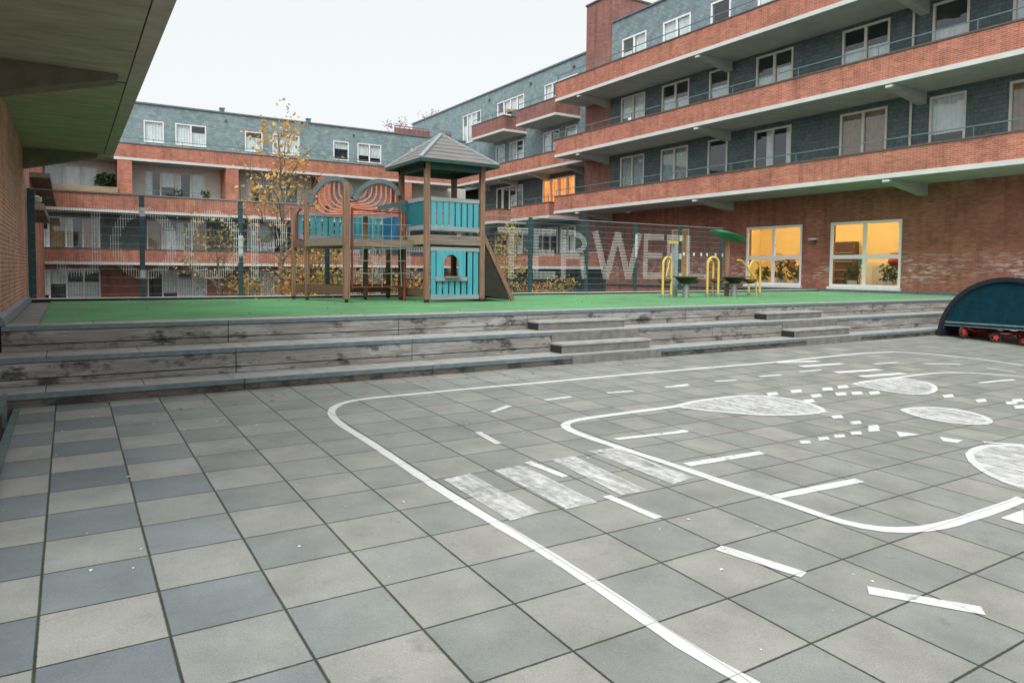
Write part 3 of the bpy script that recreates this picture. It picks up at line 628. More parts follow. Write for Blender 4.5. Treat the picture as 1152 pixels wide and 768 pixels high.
for y in (41.8, 47.6, 36.8): MB().box(27.74, 27.798, y-.12, y+.12, 13.05, 13.2).build('vent', M['coping'], fw_)

# ---------------------------------------------------------------- back building
bk = thing('apartment_building', 'long brick and slate apartment block across the back behind the fence', 'building', (10, 50, -3))
P_ = 6.222
H3 = []; H2 = []; H1 = []; H0 = []
for k_ in range(-2, 4):
    o_ = k_ * P_
    H3 += [(4.21+o_, 5.39+o_, 8.0, 9.40, 1), (6.06+o_, 7.95+o_, 8.0, 9.42, 2)]
    H2 += [(4.25+o_, 7.85+o_, 3.9, 6.18, 4)]
    H1 += [(4.31+o_, 7.89+o_, .9, 2.98, 4)]
    H0 += [(4.31+o_, 7.89+o_, -2.4, -.25, 4)]
XW0, XW1 = -8.5, 27.75
inx = lambda L: [h for h in L if h[0] > XW0 and h[1] < 25.9]
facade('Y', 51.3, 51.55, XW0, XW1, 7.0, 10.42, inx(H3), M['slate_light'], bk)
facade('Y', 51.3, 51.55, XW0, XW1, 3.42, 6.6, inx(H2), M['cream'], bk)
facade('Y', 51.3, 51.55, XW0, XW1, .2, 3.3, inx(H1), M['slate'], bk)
facade('Y', 51.3, 51.55, XW0, XW1, -3.3, .08, inx(H0), M['brick_dark'], bk)
MB().box(XW0, XW1, 51.22, 62, 10.42, 10.52).build('roof', M['lead'], bk)
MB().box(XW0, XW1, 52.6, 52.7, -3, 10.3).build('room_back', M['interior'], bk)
for L, mode in ((H3, 'light'), (H2, 'auto'), (H1, 'dim'), (H0, 'auto')):
    for a, b, z0, z1, n in inx(L):
        window(bk, 'Y', 51.3, a, b, z0, z1, n, mode, fw=.075)
strip(bk, 'Y', 49.3, XW0, 26.0, 6.49, 7.55, 51.3, 'brick'); railing(bk, 'Y', 49.36, XW0, 25.9, 7.55)
strip(bk, 'Y', 49.3, XW0, 26.0, 3.26, 4.40, 51.3, 'brick')
strip(bk, 'Y', 49.3, XW0, 26.0, .07, 1.08, 51.3, 'brick'); railing(bk, 'Y', 49.36, XW0, 25.9, 4.40)
for k_ in range(-2, 4):
    x = 8.82 + k_ * P_
    if x < 24: MB().box(x, x + .78, 49.3, 49.9, 4.41, 6.485).box(x, x + .5, 49.9, 51.29, 4.41, 6.485).build('pier', M['brick'], bk)
for x in (8.9, 14.8): MB().box(x, x+.28, 51.6, 51.9, 10.52, 10.80).box(x-.04, x+.32, 51.56, 51.94, 10.80, 10.85).build('roof_vent', M['rail'], bk)
for x in (9.2, 18.2): MB().tube([(x, 51.2, 9.95), (x, 51.32, 9.95)], .07).build('vent', M['coping'], bk)
# roof terrace screen
tr_ = MB()
for i in range(13): x = 22.2 + i*.42; tr_.box(x, x+.05, 53, 53.05, 10.52, 11.45)
tr_.box(22.2, 27.3, 52.99, 53.06, 11.40, 11.46).box(22.2, 27.3, 53.06, 53.09, 10.6, 11.30)
tr_.build('roof_terrace_screen', M['brick_pink'], bk)
MB().box(24.9, 25.5, 51.6, 52.2, 10.52, 11.7).build('chimney', M['slate_light'], bk)

# ---------------------------------------------------------------- left building: wall and concrete overhang
lb = thing('apartment_building', 'brick building at the left edge with a mossy concrete slab overhanging the yard', 'building', (-2, 12, -1.6))
MB().box(-1.15, -.75, 10.56, 18.45, -2, 2.36).build('wall', M['brick_left'], lb)
MB().box(-3.6, -3.3, 3.2, 10.5, -2, 2.36).box(-3.6, -1.15, 10.58, 10.9, -2, 2.36).build('wall', M['brick_left'], lb)
d_ = MB().box(-1.15, -1.0, 18.46, 20.0, -.75, 2.36).build('door', M['step_brown'], lb)
MB().box(-1.0, -.74, 18.452, 18.54, -.75, 2.36).build('frame', M['cream'], d_)
MB().box(-1.4, -1.0, 20.01, 22.2, -2, 2.36).build('wall', M['brick_left'], lb)
MB().box(-1.6, -1.2, 22.21, 49.2, -3.3, 6.5).build('wall', M['brick_salmon'], lb)
sl_ = MB().box(-3.6, .66, 3.2, 17.55, 2.36, 2.62).build('overhang_slab', M['soffit'], lb)
MB().box(-.75, .66, 10.405, 10.43, 2.352, 2.36).build('joint', M['joint_dark'], sl_)
MB().box(.675, .85, 3.2, 17.56, 2.362, 2.70).build('edge', M['soffit_edge'], sl_)
MB().box(-3.6, .88, 3.18, 17.62, 2.70, 3.5).build('parapet', M['brick'], lb)
for y in (10.0, 17.2):
    MB().prism([(-.752, y, 2.359), (.55, y, 2.359), (.55, y, 2.30), (-.752, y, 1.96)], (0, .36, 0)).build('bracket', M['soffit_beam'], lb)
    MB().box(.55, .848, y+.02, y+.34, 2.30, 2.358).build('bracket', M['soffit_edge'], lb) if y > 17 else None
for y0, y1, z in ((23, 30, 1.5), (32, 47, 3.3)):
    MB().box(-1.2, -.55, y0, y1, z, z+.18).build('balcony_floor', M['soffit_beam'], lb)
MB().prism([(-.752, 10.62, -.752), (-.67, 10.62, -.752), (-.70, 10.62, -.66), (-.752, 10.62, -.61)], (0, 7.2, 0)).build('flashing', M['lead'], lb)
lm_ = MB().lathe([(.05, 1.33), (.11, 1.38), (.11, 1.46), (.05, 1.5)], -.58, 18.4, 12).build('wall_lamp', M['soil_pot'], lb)

# ---------------------------------------------------------------- steel rail at the left edge of the paving
rl = thing('steel_railing', 'low teal steel rail running along the left edge of the slabs up to the steps', 'railing', (-.7, 9.1, -1.5))
MB().bar((-.60, 9.14, -1.39), (-.60, -2, -1.50), .05, .05).build('top_rail', M['steel_teal'], rl)
for y in (9.05, 8.1, 7.1, 6.1, 5, 4): MB().bar((-.60, y, gz(0, y)-.16), (-.60, y, -1.42 - (9.1-y)*.010), .045).build('post', M['steel_teal'], rl)

# ---------------------------------------------------------------- fence with the school name worked into the mesh
fn = thing('mesh_fence', 'tall teal steel mesh fence behind the turf with white lettering woven into it', 'fence', (10, 18, -.7))
FX0, FX1, FZ0, FZ1 = -.66, 20.59, -.66, 1.60
PX = [-.66, 1.42, 3.55, 5.69, 7.83, 9.95, 12.04, 14.23, 16.35, 18.46, 20.59]
LT, LB = 1.27, -.26
def seg(x0, z0, x1, z1, w):
    d = Vector((x1-x0, z1-z0)); L = d.length; d /= L
    def f(x, z):
        a = (x-x0)*d.x + (z-z0)*d.y; b = abs(-(x-x0)*d.y + (z-z0)*d.x); return 0 <= a <= L and b <= w/2
    return f
def ring(cx, cz, rx, rz, w, a0=0, a1=360):
    def f(x, z):
        u, v = (x-cx), (z-cz); o = (u/rx)**2 + (v/rz)**2; i = (u/(rx-w))**2 + (v/(rz-w))**2
        if not (o <= 1 <= i): return False
        a = math.degrees(math.atan2(v/rz, u/rx)) % 360; return a0 <= a <= a1 or a0 <= a + 360 <= a1
    return f
s_ = .17
def Eg(x, r, w=s_): return [seg(x+w/2, LB, x+w/2, LT, w), seg(x, LT-w/2, r, LT-w/2, w), seg(x, LB+w/2, r, LB+w/2, w), seg(x, .53, r-.08, .53, w)]
def Wg(x0, x1, w=.2):
    q = (x1-x0-w)/4; a = x0 + w/2; return [seg(a, LT, a+q, LB, w), seg(a+q, LB, a+2*q, LT, w), seg(a+2*q, LT, a+3*q, LB, w), seg(a+3*q, LB, a+4*q, LT, w)]
G = [seg(.52, LT+.05, .52, .05, .17), ring(.17, .1, .44, .34, .17, 180, 360),
     ring(1.46, .52, .68, .82, .2), ring(2.92, .52, .66, .82, .2),
     seg(3.87, LB, 3.87, LT, .18), ring(4.05, .86, .62, .43, .17, 270, 450)]
G += Wg(5.8, 7.6) + Eg(7.85, 8.75) + [ring(9.9, .88, .5, .41, .17, 30, 285), ring(10.1, .14, .52, .42, .17, 200, 465)]
G += [seg(11.32, LB, 11.32, LT, .22), seg(10.8, LT-.09, 11.92, LT-.09, .18)] + Eg(12.1, 12.98, .2)
G += [seg(13.28, LB, 13.28, LT, .19), ring(13.45, .86, .75, .42, .18, 270, 450), seg(14.0, .46, 14.1, LB, .2), seg(13.35, .44, 13.9, .44, .17)]
G += Wg(14.42, 16.6, .24) + Eg(16.68, 17.62, .19) + Eg(17.75, 18.55, .19) + [seg(18.82, LB, 18.82, LT, .17), seg(18.75, LB+.08, 19.85, LB+.08, .16)]
def inside(x, z): return any(g(x, z) for g in G)
wm = MB(); wp = MB(); lt = MB(); Yf = 18.0
nx = int((FX1-FX0)/.05)
for i in range(nx+1):
    x = FX0 + i*.05; wm.box(x-.0022, x+.0022, Yf-.0022, Yf+.0022, FZ0, FZ1)
    z = LB - .06; run = None
    while z < LT + .12:
        ins = inside(x, z)
        if ins and run is None: run = z
        if not ins and run is not None:
            lt.box(x-(.0047 if x < 9 else .0038), x+(.0047 if x < 9 else .0038), Yf-.009, Yf-.002, run-.01, z); run = None
        z += .02
zz = FZ0 + .03; rows = []
while zz < FZ1: rows.append(zz); zz += .2 if False else .1885
for z in rows:
    mb_ = wp if True else wm
    mb_.box(FX0, FX1, Yf-.007, Yf-.0025, z-.003, z+.003); mb_.box(FX0, FX1, Yf+.0025, Yf+.007, z-.003, z+.003)
# white covered rows: dense horizontal hatch inside the letters
z = LB
while z < LT + .08:
    x = FX0; run = None
    while x < FX1:
        ins = inside(x, z)
        if ins and run is None: run = x
        if not ins and run is not None:
            if x > 9.5 or min(abs(z - r_) for r_ in rows) < .05: lt.box(run, x, Yf-.015, Yf-.0095, z-.0042, z+.0042)
            run = None
        x += .02
    z += .0943
wm.build('wire_mesh', M['wire'], fn); wp.build('wire_rows', M['wire_pale'], fn); lt.build('lettering', M['white_wire'], fn)
MB().bar((FX0, Yf, FZ1+.01), (FX1, Yf, FZ1+.01), .022).build('top_wire', M['wire_pale'], fn)
for i, x in enumerate(PX):
    w_ = .05 if x > 0 else .07
    p_ = MB().box(x-w_, x+w_, Yf+.012, Yf+.10, -.70, 1.62).build('post', M['fence_post'], fn)
    wb = MB(); ok = False; z = LB
    while z < LT+.1:
        if inside(x, z) : wb.box(x-w_-.003, x+w_+.003, Yf+.006, Yf+.0118, z-.01, z+.0101); ok = True
        z += .02
    if ok: wb.build('white_mark', M['white_wire'], p_)

# ---------------------------------------------------------------- play structure
pt = thing('play_structure', 'wooden play tower with pyramid roof, turquoise slatted panels, arched bridge and dark ramp', 'play tower', (6.8, 14.4, D))
F0, F1, B0, B1 = (6.8, 14.38), (8.22, 14.38), (6.8, 15.8), (8.22, 15.8)
for i, (x, y) in enumerate((F0, F1, B0, B1)):
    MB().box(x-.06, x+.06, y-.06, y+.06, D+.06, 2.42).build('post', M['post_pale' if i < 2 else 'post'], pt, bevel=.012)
    MB().box(x-.045, x+.045, y-.045, y+.045, D, D+.06).build('foot', M['black'], pt)
# platform
MB().box(6.86, 8.16, 14.44, 15.74, .62, .70).build('floor', M['beam_dark'], pt)
for b in (MB().box(6.86, 8.16, 14.33, 14.37, .55, .77), MB().box(6.86, 8.16, 15.81, 15.85, .55, .77)): b.build('floor_beam', M['beam'], pt, bevel=.006)
for b in (MB().box(6.75, 6.79, 14.44, 15.74, .55, .77), MB().box(8.23, 8.27, 14.44, 15.74, .55, .77)): b.build('floor_beam', M['planter'], pt, bevel=.006)
def slat_panel(name, ax, p, a0, a1, z0, z1, n, mat, rails=True, gap=.25, skip=None, arch=None):
    mb = MB(); cell = (a1-a0)/n
    for i in range(n):
        c0 = a0 + cell*(i+gap/2); c1 = a0 + cell*(i+1-gap/2)
        if skip and skip[0] < (c0+c1)/2 < skip[1]: mb.pbox(ax, p, p+.022, c0, c1, z0, skip[2]); continue
        mb.pbox(ax, p, p+.022, c0, c1, z0, z1)
    o = mb.build(name, M[mat], pt)
    if rails:
        MB().pbox(ax, p-.016, p+.04, a0, a1, z1-.03, z1+.06).build('rail', M['grey_wood'], o); MB().pbox(ax, p-.014, p+.04, a0, a1, z0-.03, z0+.07).build('rail', M['grey_wood'], o)
    return o
slat_panel('railing_panel', 'Y', 14.37, 6.88, 8.14, .90, 1.56, 8, 'teal')
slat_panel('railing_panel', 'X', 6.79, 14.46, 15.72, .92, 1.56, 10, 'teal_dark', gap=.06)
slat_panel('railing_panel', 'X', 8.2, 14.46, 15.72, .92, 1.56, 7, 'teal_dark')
pn = slat_panel('play_panel', 'Y', 14.37, 6.88, 8.14, -.66, .44, 8, 'teal', skip=(7.05, 7.8, -.24))
# panel board with the round-topped opening
xc, z0_, hw = 7.40, -.17, .185
V = []; mbp = MB(); ang = [(hw*math.cos(t), hw*math.sin(t)*1.1) for t in [math.pi*i/12 for i in range(13)]]
inner_ = [(xc+hw, z0_)] + [(xc+a, .13+b) for a, b in ang] + [(xc-hw, z0_)]
outer_ = [(7.77, z0_)] + [(7.77, z0_+(.42-z0_)*i/4) for i in range(1, 5)] + [(7.77-.74*i/5, .42) for i in range(1, 5)] + [(7.03, .42-(.42-z0_)*i/5) for i in range(0, 5)] + [(7.03, z0_)]
outer_ = outer_[:15] if len(outer_) >= 15 else outer_
n_ = min(len(inner_), len(outer_)); inner_ = inner_[:n_]; outer_ = outer_[:n_-1] + [(7.03, z0_)]
for y in (14.34, 14.365):
    b = len(mbp.v); mbp.v += [(a, y, c) for a, c in inner_] + [(a, y, c) for a, c in outer_]
    mbp.f += [(b+i, b+i+1, b+n_+i+1, b+n_+i) for i in range(n_-1)]
for arr in (0, n_): mbp.f += [(arr+i, arr+i+1, 2*n_+arr+i+1, 2*n_+arr+i) for i in range(n_-1)]
wb_ = mbp.build('window_board', M['teal'], pn)
MB().box(7.0, 7.8, 14.315, 14.365, -.27, -.175).build('sill', M['grey_wood'], pn)
MB().box(7.22, 7.60, 14.25, 14.314, -.20, -.16).build('sill', M['roof_wood'], pn)
MB().box(7.39, 7.60, 15.2, 15.23, -.5, .5).build('inner_panel', M['dark_panel'], pt)
# low beams under tower
MB().box(6.75, 6.79, 14.44, 15.74, -.62, -.44).build('low_beam', M['beam_dark'], pt)
MB().box(6.86, 8.16, 15.81, 15.85, -.62, -.5).build('low_beam', M['beam_dark'], pt)
# roof
cx, cy, ez, pz, he = 7.51, 15.09, 2.36, 3.12, .99
def roof_side(k):
    mb = MB(); N = 7
    cs = [(-1,-1),(1,-1),(1,1),(-1,1)]; a = Vector(cs[k]); b = Vector(cs[(k+1)%4])
    for i in range(N):
        t0, t1 = i/N, (i+1)/N - .004
        def P(c, t, up): s__ = he*(1-t); return Vector((cx + c.x*s__, cy + c.y*s__, ez + .05 + (pz-ez)*t + up))
        lo = .028; mb.add([P(a,t0,lo), P(b,t0,lo), P(b,t1,.006), P(a,t1,.006), P(a,t0,-.004), P(b,t0,-.004), P(b,t1,-.02), P(a,t1,-.02)], [(0,1,2,3),(7,6,5,4),(0,4,5,1),(1,5,6,2),(2,6,7,3),(3,7,4,0)])
    return mb
rf = roof_side(0).build('roof', M['roof_wood'], pt)
for k_ in (1, 2, 3): roof_side(k_).build('roof_side', M['roof_wood'], rf)
mb = MB()
for c in ((-1,-1),(1,-1),(1,1),(-1,1)):
    mb.bar((cx+c[0]*he*1.01, cy+c[1]*he*1.01, ez+.075), (cx, cy, pz+.07), .085, .05)
mb.build('ridge_board', M['grey_wood'], rf)
mb = MB()
for k_ in range(4):
    cs = [(-1,-1),(1,-1),(1,1),(-1,1)]; a, b = cs[k_], cs[(k_+1)%4]; mb.bar((cx+a[0]*he, cy+a[1]*he, ez+.03), (cx+b[0]*he, cy+b[1]*he, ez+.03), .05, .075)
mb.build('eave_board', M['green_dark'], rf)
MB().add([(cx-he*.96, cy-he*.96, ez+.005), (cx+he*.96, cy-he*.96, ez+.005), (cx+he*.96, cy+he*.96, ez+.005), (cx-he*.96, cy+he*.96, ez+.005), (cx, cy, pz-.08)], [(0,1,4),(1,2,4),(2,3,4),(3,0,4)]).build('roof_lining', M['green_dark'], rf)
mb = MB().box(6.74, 8.28, 14.34, 14.42, 2.24, 2.37).box(6.74, 8.28, 15.76, 15.84, 2.24, 2.37).box(6.76, 6.84, 14.43, 15.75, 2.245, 2.365).box(8.18, 8.26, 14.43, 15.75, 2.245, 2.365)
mb.build('top_beam', M['green_dark'], rf)
# ramp to the right
rp = MB().prism([(8.29, 14.40, .70), (9.02, 14.40, D+.03), (8.29, 14.40, D+.14)], (0, 1.28, 0)).build('ramp', M['dark_panel'], pt)
for y in (14.385, 15.70): MB().bar((8.26, y, .80), (9.10, y, D+.02), .05, .10, up=(1,0,1)).build('ramp_edge', M['post_pale'], rp)
MB().lathe([(.05, D), (.05, D+.1)], 8.36, 14.48, 10).build('foot', M['black'], pt)
# bridge posts
bp = {'a': (4.57, 17.1, 1.45), 'b': (4.72, 16.5, 1.62), 'c': (5.14, 14.95, 1.86), 'd': (6.06, 16.25, 1.25), 'e': (6.95, 17.0, 1.22), 'g': (7.25, 16.9, .7)}
for kx, (x, y, z) in bp.items():
    h = .048 if kx != 'c' else .065
    MB().box(x-h, x+h, y-h, y+h, D+.07, z).build('post', M['post_pale' if kx in 'abc' else 'post'], pt, bevel=.01)
    MB().box(x-.03, x+.03, y-.03, y+.03, D, D+.07).build('foot', M['black'], pt)
def beam(name, p, q, z0, z1, mat, t=.045):
    return MB().bar((p[0], p[1], (z0+z1)/2), (q[0], q[1], (z0+z1)/2), t, z1-z0).build(name, M[mat], pt)
A, B, C_, Dd, E_ = [bp[x][:2] for x in 'abcde']
beam('floor_beam', (4.66, 16.4), (5.08, 15.0), .50, .66, 'beam'); beam('floor_beam', (5.2, 14.97), (6.74, 15.0), .48, .66, 'beam')
beam('floor_beam', A, (6.9, 17.0), .48, .64, 'beam_dark'); beam('floor_beam', (4.57, 17.04), (4.7, 16.56), .48, .64, 'beam_dark')
MB().add([(4.66, 16.9, .64), (4.8, 16.4, .64), (5.2, 15.03, .64), (6.73, 15.05, .64), (6.73, 16.92, .64), (4.66, 16.9, .60), (4.8, 16.4, .60), (5.2, 15.03, .60), (6.73, 15.05, .60), (6.73, 16.92, .60)], [(0,1,2,3,4),(9,8,7,6,5),(0,5,6,1),(1,6,7,2),(2,7,8,3),(3,8,9,4),(4,9,5,0)]).build('bridge_floor', M['beam'], pt)
beam('low_beam', (4.6, 17.06), (6.95, 16.98), -.60, -.40, 'beam_dark'); beam('low_beam', (4.72, 16.44), (5.12, 15.0), -.58, -.38, 'beam_dark'); 
slat_panel('railing_panel', 'Y', 16.96, 4.62, 6.9, .72, 1.28, 15, 'teal')
slat_panel('railing_panel', 'Y', 16.93, 5.9, 6.6, .72, 1.26, 5, 'teal', rails=False)
MB().box(6.66, 6.74, 15.86, 16.6, .72, 1.25).build('side_piece', M['blue'], pt)
# two grey hoops with nested red tubes hanging between them
ha, hb = Vector((4.78, 16.42, 0)), Vector((6.70, 15.74, 0))
def hp(t, z): q = ha.lerp(hb, t); return Vector((q.x, q.y, z))
def hoop(t0, t1, za, zb_, zp):
    pts = []
    for i in range(19):
        u = i/18; base = za + (zb_-za)*u; pts.append((t0+(t1-t0)*u, base + (zp-(za+zb_)/2)*(4*u*(1-u))**.62))
    return pts
H1_ = hoop(0, .47, 1.50, 1.72, 2.08); H2_ = hoop(.50, 1.0, 1.60, 1.74, 2.06)
for Hh in (H1_, H2_):
    mb = MB(); nrm = (hb-ha).cross(Vector((0,0,1))).normalized()
    for (ta, za), (tb, zb_) in zip(Hh[:-1], Hh[1:]): mb.bar(hp(ta, za), hp(tb, zb_ + .0), .13, .11, up=(0,0,1) if abs(tb-ta) > .01 else (1,0,0))
    mb.build('arch', M['arch'], pt)
def zon(Hh, t):
    for (ta, za), (tb, zb_) in zip(Hh[:-1], Hh[1:]):
        if ta <= t <= tb: return za + (zb_-za)*(t-ta)/(tb-ta)
    return Hh[0][1]
for j in range(7):
    u = j / 6.; tl = .045 + .33*u; trr = .965 - .33*u; zb_ = 1.26 + .30*u
    ztop, zt2 = zon(H1_, tl) - .02, zon(H2_, trr) - .02; rr = .17
    pts = [hp(tl, ztop)]
    for i in range(7):
        a = math.pi/2*i/6; pts.append(hp(tl + rr*(1-math.cos(a)), zb_ + .30*(1-math.sin(a)) if ztop > zb_ + .3 else zb_ + (ztop-zb_)*(1-math.sin(a))))
    for i in range(7):
        a = math.pi/2*(1-i/6); pts.append(hp(trr - rr*(1-math.cos(a)), zb_ + .04 + .28*(1-math.sin(a)) if zt2 > zb_ + .34 else zb_ + .04 + (zt2-zb_-.04)*(1-math.sin(a))))
    pts.append(hp(trr, zt2)); MB().tube(pts, .026, 8).build('tube', M['red_pale'], pt, smooth=True)
# red climbing frame with rope net
rd = MB().tube([(5.27, 14.95, D+.3), (5.27, 14.95, 1.33)], .026).tube([(6.66, 15.3, D), (6.66, 15.3, 1.3)], .045).tube([(5.27, 14.95, 1.29), (6.68, 15.3, 1.29)], .018).tube([(5.27, 14.95, -.42), (6.68, 15.3, -.42)], .022)
cn = rd.build('climbing_frame', M['red'], pt, smooth=True)
mb = MB()
for i in range(1, 6):
    x = 5.27 + 1.41*i/6; mb.tube([(x, 14.97, 1.28), (x + .03*math.sin(i), 14.97, .4), (x, 14.97, -.41)], .009, 5)
for z in (-.1, .18, .46, .74, 1.0): mb.tube([(5.27, 14.97, z), (5.9, 14.97, z-.02), (6.68, 14.97, z)], .009, 5)
mb.build('rope_net', M['rope'], cn)
MB().bar((5.95, 15.1, 1.36), (6.74, 15.35, 1.56), .06, .11).build('handrail', M['arch'], pt)
for x, y in ((4.60, 16.9), (4.69, 16.6)):
    MB().tube([(x, y, .66), (x, y, 1.22), (x+.02, y-.03, 1.32), (x+.08, y-.12, 1.40)], .024).build('grab_rail', M['red'], pt, smooth=True)

# ---------------------------------------------------------------- yellow hoops and trunk tables
TZ = D
def table(name, x, y, label, lobes):
    t = thing(name, label, 'play table', (x, y, TZ), group='low dark play tables on grey stumps')
    MB().lathe([(.10, TZ), (.09, TZ+.42)], x, y, 10).build('leg', M['metal_grey'], t)
    MB().prism([(x-.42, y-.3, TZ+.62), (x+.42, y-.3, TZ+.62), (x+.46, y+.3, TZ+.62), (x-.4, y+.34, TZ+.62)], (0,0,-.035)).build('table_top', M['beam_dark'], t)
    MB().lathe([(.16, TZ+.40), (.33, TZ+.583)], x, y, 14).build('bowl', M['dark_panel'], t)
    for dx, dy in lobes:
        MB().lathe([(.10, TZ+.40), (.20, TZ+.47), (.21, TZ+.54)], x+dx, y+dy, 12).build('seat', M['beam_dark'], t)
        MB().bar((x+dx*.35, y+dy*.35, TZ+.44), (x+dx, y+dy, TZ+.44), .06).build('arm', M['metal_grey'], t)
    return t
table('play_table', 15.0, 14.4, 'low dark play table on grey legs between the yellow hoops, left of the green parasol', [(-.55, .3), (.52, .2)])
table('play_table', 17.15, 14.5, 'low dark play table on a grey stump directly under the green parasol', [(-.5, .2), (.6, -.1)])
pk = thing('sand_pump', 'grey upright post with a yellow top rising behind the left play table', 'play post', (15.15, 14.6, TZ))
MB().box(15.10, 15.22, 14.95, 15.07, TZ+.02, TZ+1.56).build('post', M['grey_wood'], pk); MB().bar((14.9, 15.0, TZ+1.60), (15.24, 15.0, TZ+1.60), .07).build('arm', M['yellow'], pk); MB().tube([(14.6, 14.8, TZ+.6), (14.95, 14.98, TZ+1.2)], .018).build('lever', M['yellow'], pk)
def hoop_thing(x, y, w, h, label, ang=0.):
    t = thing('play_hoop', label, 'hoop', (x, y, TZ), group='yellow steel hoops on the turf'); c, s2 = math.cos(ang), math.sin(ang); r = w/2
    pts = [(-r, 0)] + [(-r, h-r)] + [(-r*math.cos(a), h-r+r*math.sin(a)) for a in [math.pi*i/10 for i in range(1, 10)]] + [(r, h-r), (r, 0)]
    MB().tube([(x+a*c, y+a*s2, TZ+b) for a, b in pts], .034, 8).build('bent_tube', M['yellow'], t, smooth=True)
    for a in (-r, r): MB().lathe([(.06, TZ), (.06, TZ+.10)], x+a*c, y+a*s2, 8).build('sleeve', M['metal_grey'], t)
hoop_thing(14.35, 14.5, .42, 1.15, 'leftmost yellow hoop, standing left of the grey pump post', .2)
hoop_thing(16.0, 14.3, .36, 1.18, 'taller front yellow hoop midway between the two play tables', -.3)
hoop_thing(16.55, 14.9, .40, 1.10, 'rear yellow hoop of the crossing pair between the two play tables', .3)
hoop_thing(18.6, 14.9, .62, 1.12, 'rightmost yellow hoop in front of the lit classroom window', .1)
br_ = thing('play_rail', 'slanting yellow bar right of the parasol pole', 'rail', (17.7, 14.6, TZ)); MB().tube([(17.35, 14.55, TZ+1.12), (17.55, 14.55, TZ+1.1), (18.15, 14.5, TZ+.55), (18.2, 14.5, TZ)], .03).build('bent_tube', M['yellow'], br_, smooth=True)
um = thing('parasol', 'green leaf shaped parasol tilted on a pale wooden pole beside the yellow hoops', 'parasol', (17.3, 14.9, TZ))
MB().tube([(17.3, 14.9, TZ), (17.3, 14.9, TZ+1.78)], .075, 10).build('pole', M['post_pale'], um)
V = []; n1, n2 = 16, 5
mb = MB()
for i in range(n1+1):
    u = -1 + 2*i/n1; wdt = .42*math.sqrt(max(0, 1-u*u))**.9
    for j in range(n2):
        v = -1 + 2*j/(n2-1); mb.v.append((17.3 + u*.70, 14.9 + v*wdt, TZ + 1.92 - u*.14 + .12*(1-u*u) - .12*abs(v)*math.sqrt(max(0,1-u*u)) - .03))
mb.f += [(i*n2+j, (i+1)*n2+j, (i+1)*n2+j+1, i*n2+j+1) for i in range(n1) for j in range(n2-1)]
o = mb.build('canopy', M['leaf_umbrella'], um, smooth=True); sm = o.modifiers.new('solid', 'SOLIDIFY'); sm.thickness = .05
cb = thing('cord', 'thin cord with small white pegs strung in front of the dark brick wall', 'cord', (17, 15.8, .3))
MB().tube([(15.15, 15.05, .68), (16.2, 15.0, .50), (17.3, 14.99, .52)], .008, 5).build('line', M['coping'], cb)
mb = MB()
for u in (.15, .35, .5, .62, .8, .95): x = 15.2 + u*2.1; mb.box(x-.02, x+.02, 14.99, 15.02, .47, .56)
mb.build('peg', M['white'], cb)

# ---------------------------------------------------------------- dark teal tunnel shelter and tricycles
sh = thing('shelter', 'dark teal half-round canvas storage tunnel at the right edge by the steps', 'shelter', (18.4, 7.6, -1.6))
yc, r0_, zb0 = 7.62, 1.47, -1.60
arc = lambda r, n=28: [(yc + r*math.cos(math.pi*i/n), zb0 + r*1.01*math.sin(math.pi*i/n)) for i in range(n+1)]
mb = MB(); n = 28
for x in (18.42, 20.6):
    mb.v += [(x, y, z) for y, z in arc(r0_-.05)]; mb.v += [(x, y, z) for y, z in arc(r0_-.09)]
m1 = n+1
mb.f += [(i, i+1, 2*m1+i+1, 2*m1+i) for i in range(n)] + [(m1+i, m1+i+1, 3*m1+i+1, 3*m1+i) for i in range(n)] + [(i, i+1, m1+i+1, m1+i) for i in range(n)] + [(2*m1+i, 2*m1+i+1, 3*m1+i+1, 3*m1+i) for i in range(n)]
mb.build('cover', M['canvas_edge'], sh, smooth=True)
for x in (18.38, 20.6):
    mb = MB()
    for (ya, za), (yb, zb_) in zip(arc(r0_)[:-1], arc(r0_)[1:]): mb.bar((x, ya, za), (x, yb, zb_), .10, .07, up=(1,0,0))
    mb.build('arch_frame', M['canvas_edge'], sh)
    MB().box(x-.12, x+.08, yc+r0_-.08, yc+r0_+.10, zb0-.01, zb0+.02).build('foot', M['canvas_edge'], sh)
hz = zb0 + .34
P = [(18.41, y, z) for y, z in arc(r0_-.06) if z > hz]; P = [(18.41, yc+1.37, hz)] + P + [(18.41, yc-1.37, hz)]
MB().prism(P, (.02, 0, 0)).build('end_panel', M['canvas'], sh)
MB().box(18.392, 18.408, yc-1.36, yc+1.36, hz+.05, hz+.09).box(18.40, 18.44, yc-1.37, yc+1.37, hz-.02, hz).build('hem', M['steel_teal'], sh)
MB().bar((20.6, yc-1.4, zb0+.1), (20.6, yc+1.4, zb0+.1), .05).build('base_rail', M['canvas_edge'], sh)
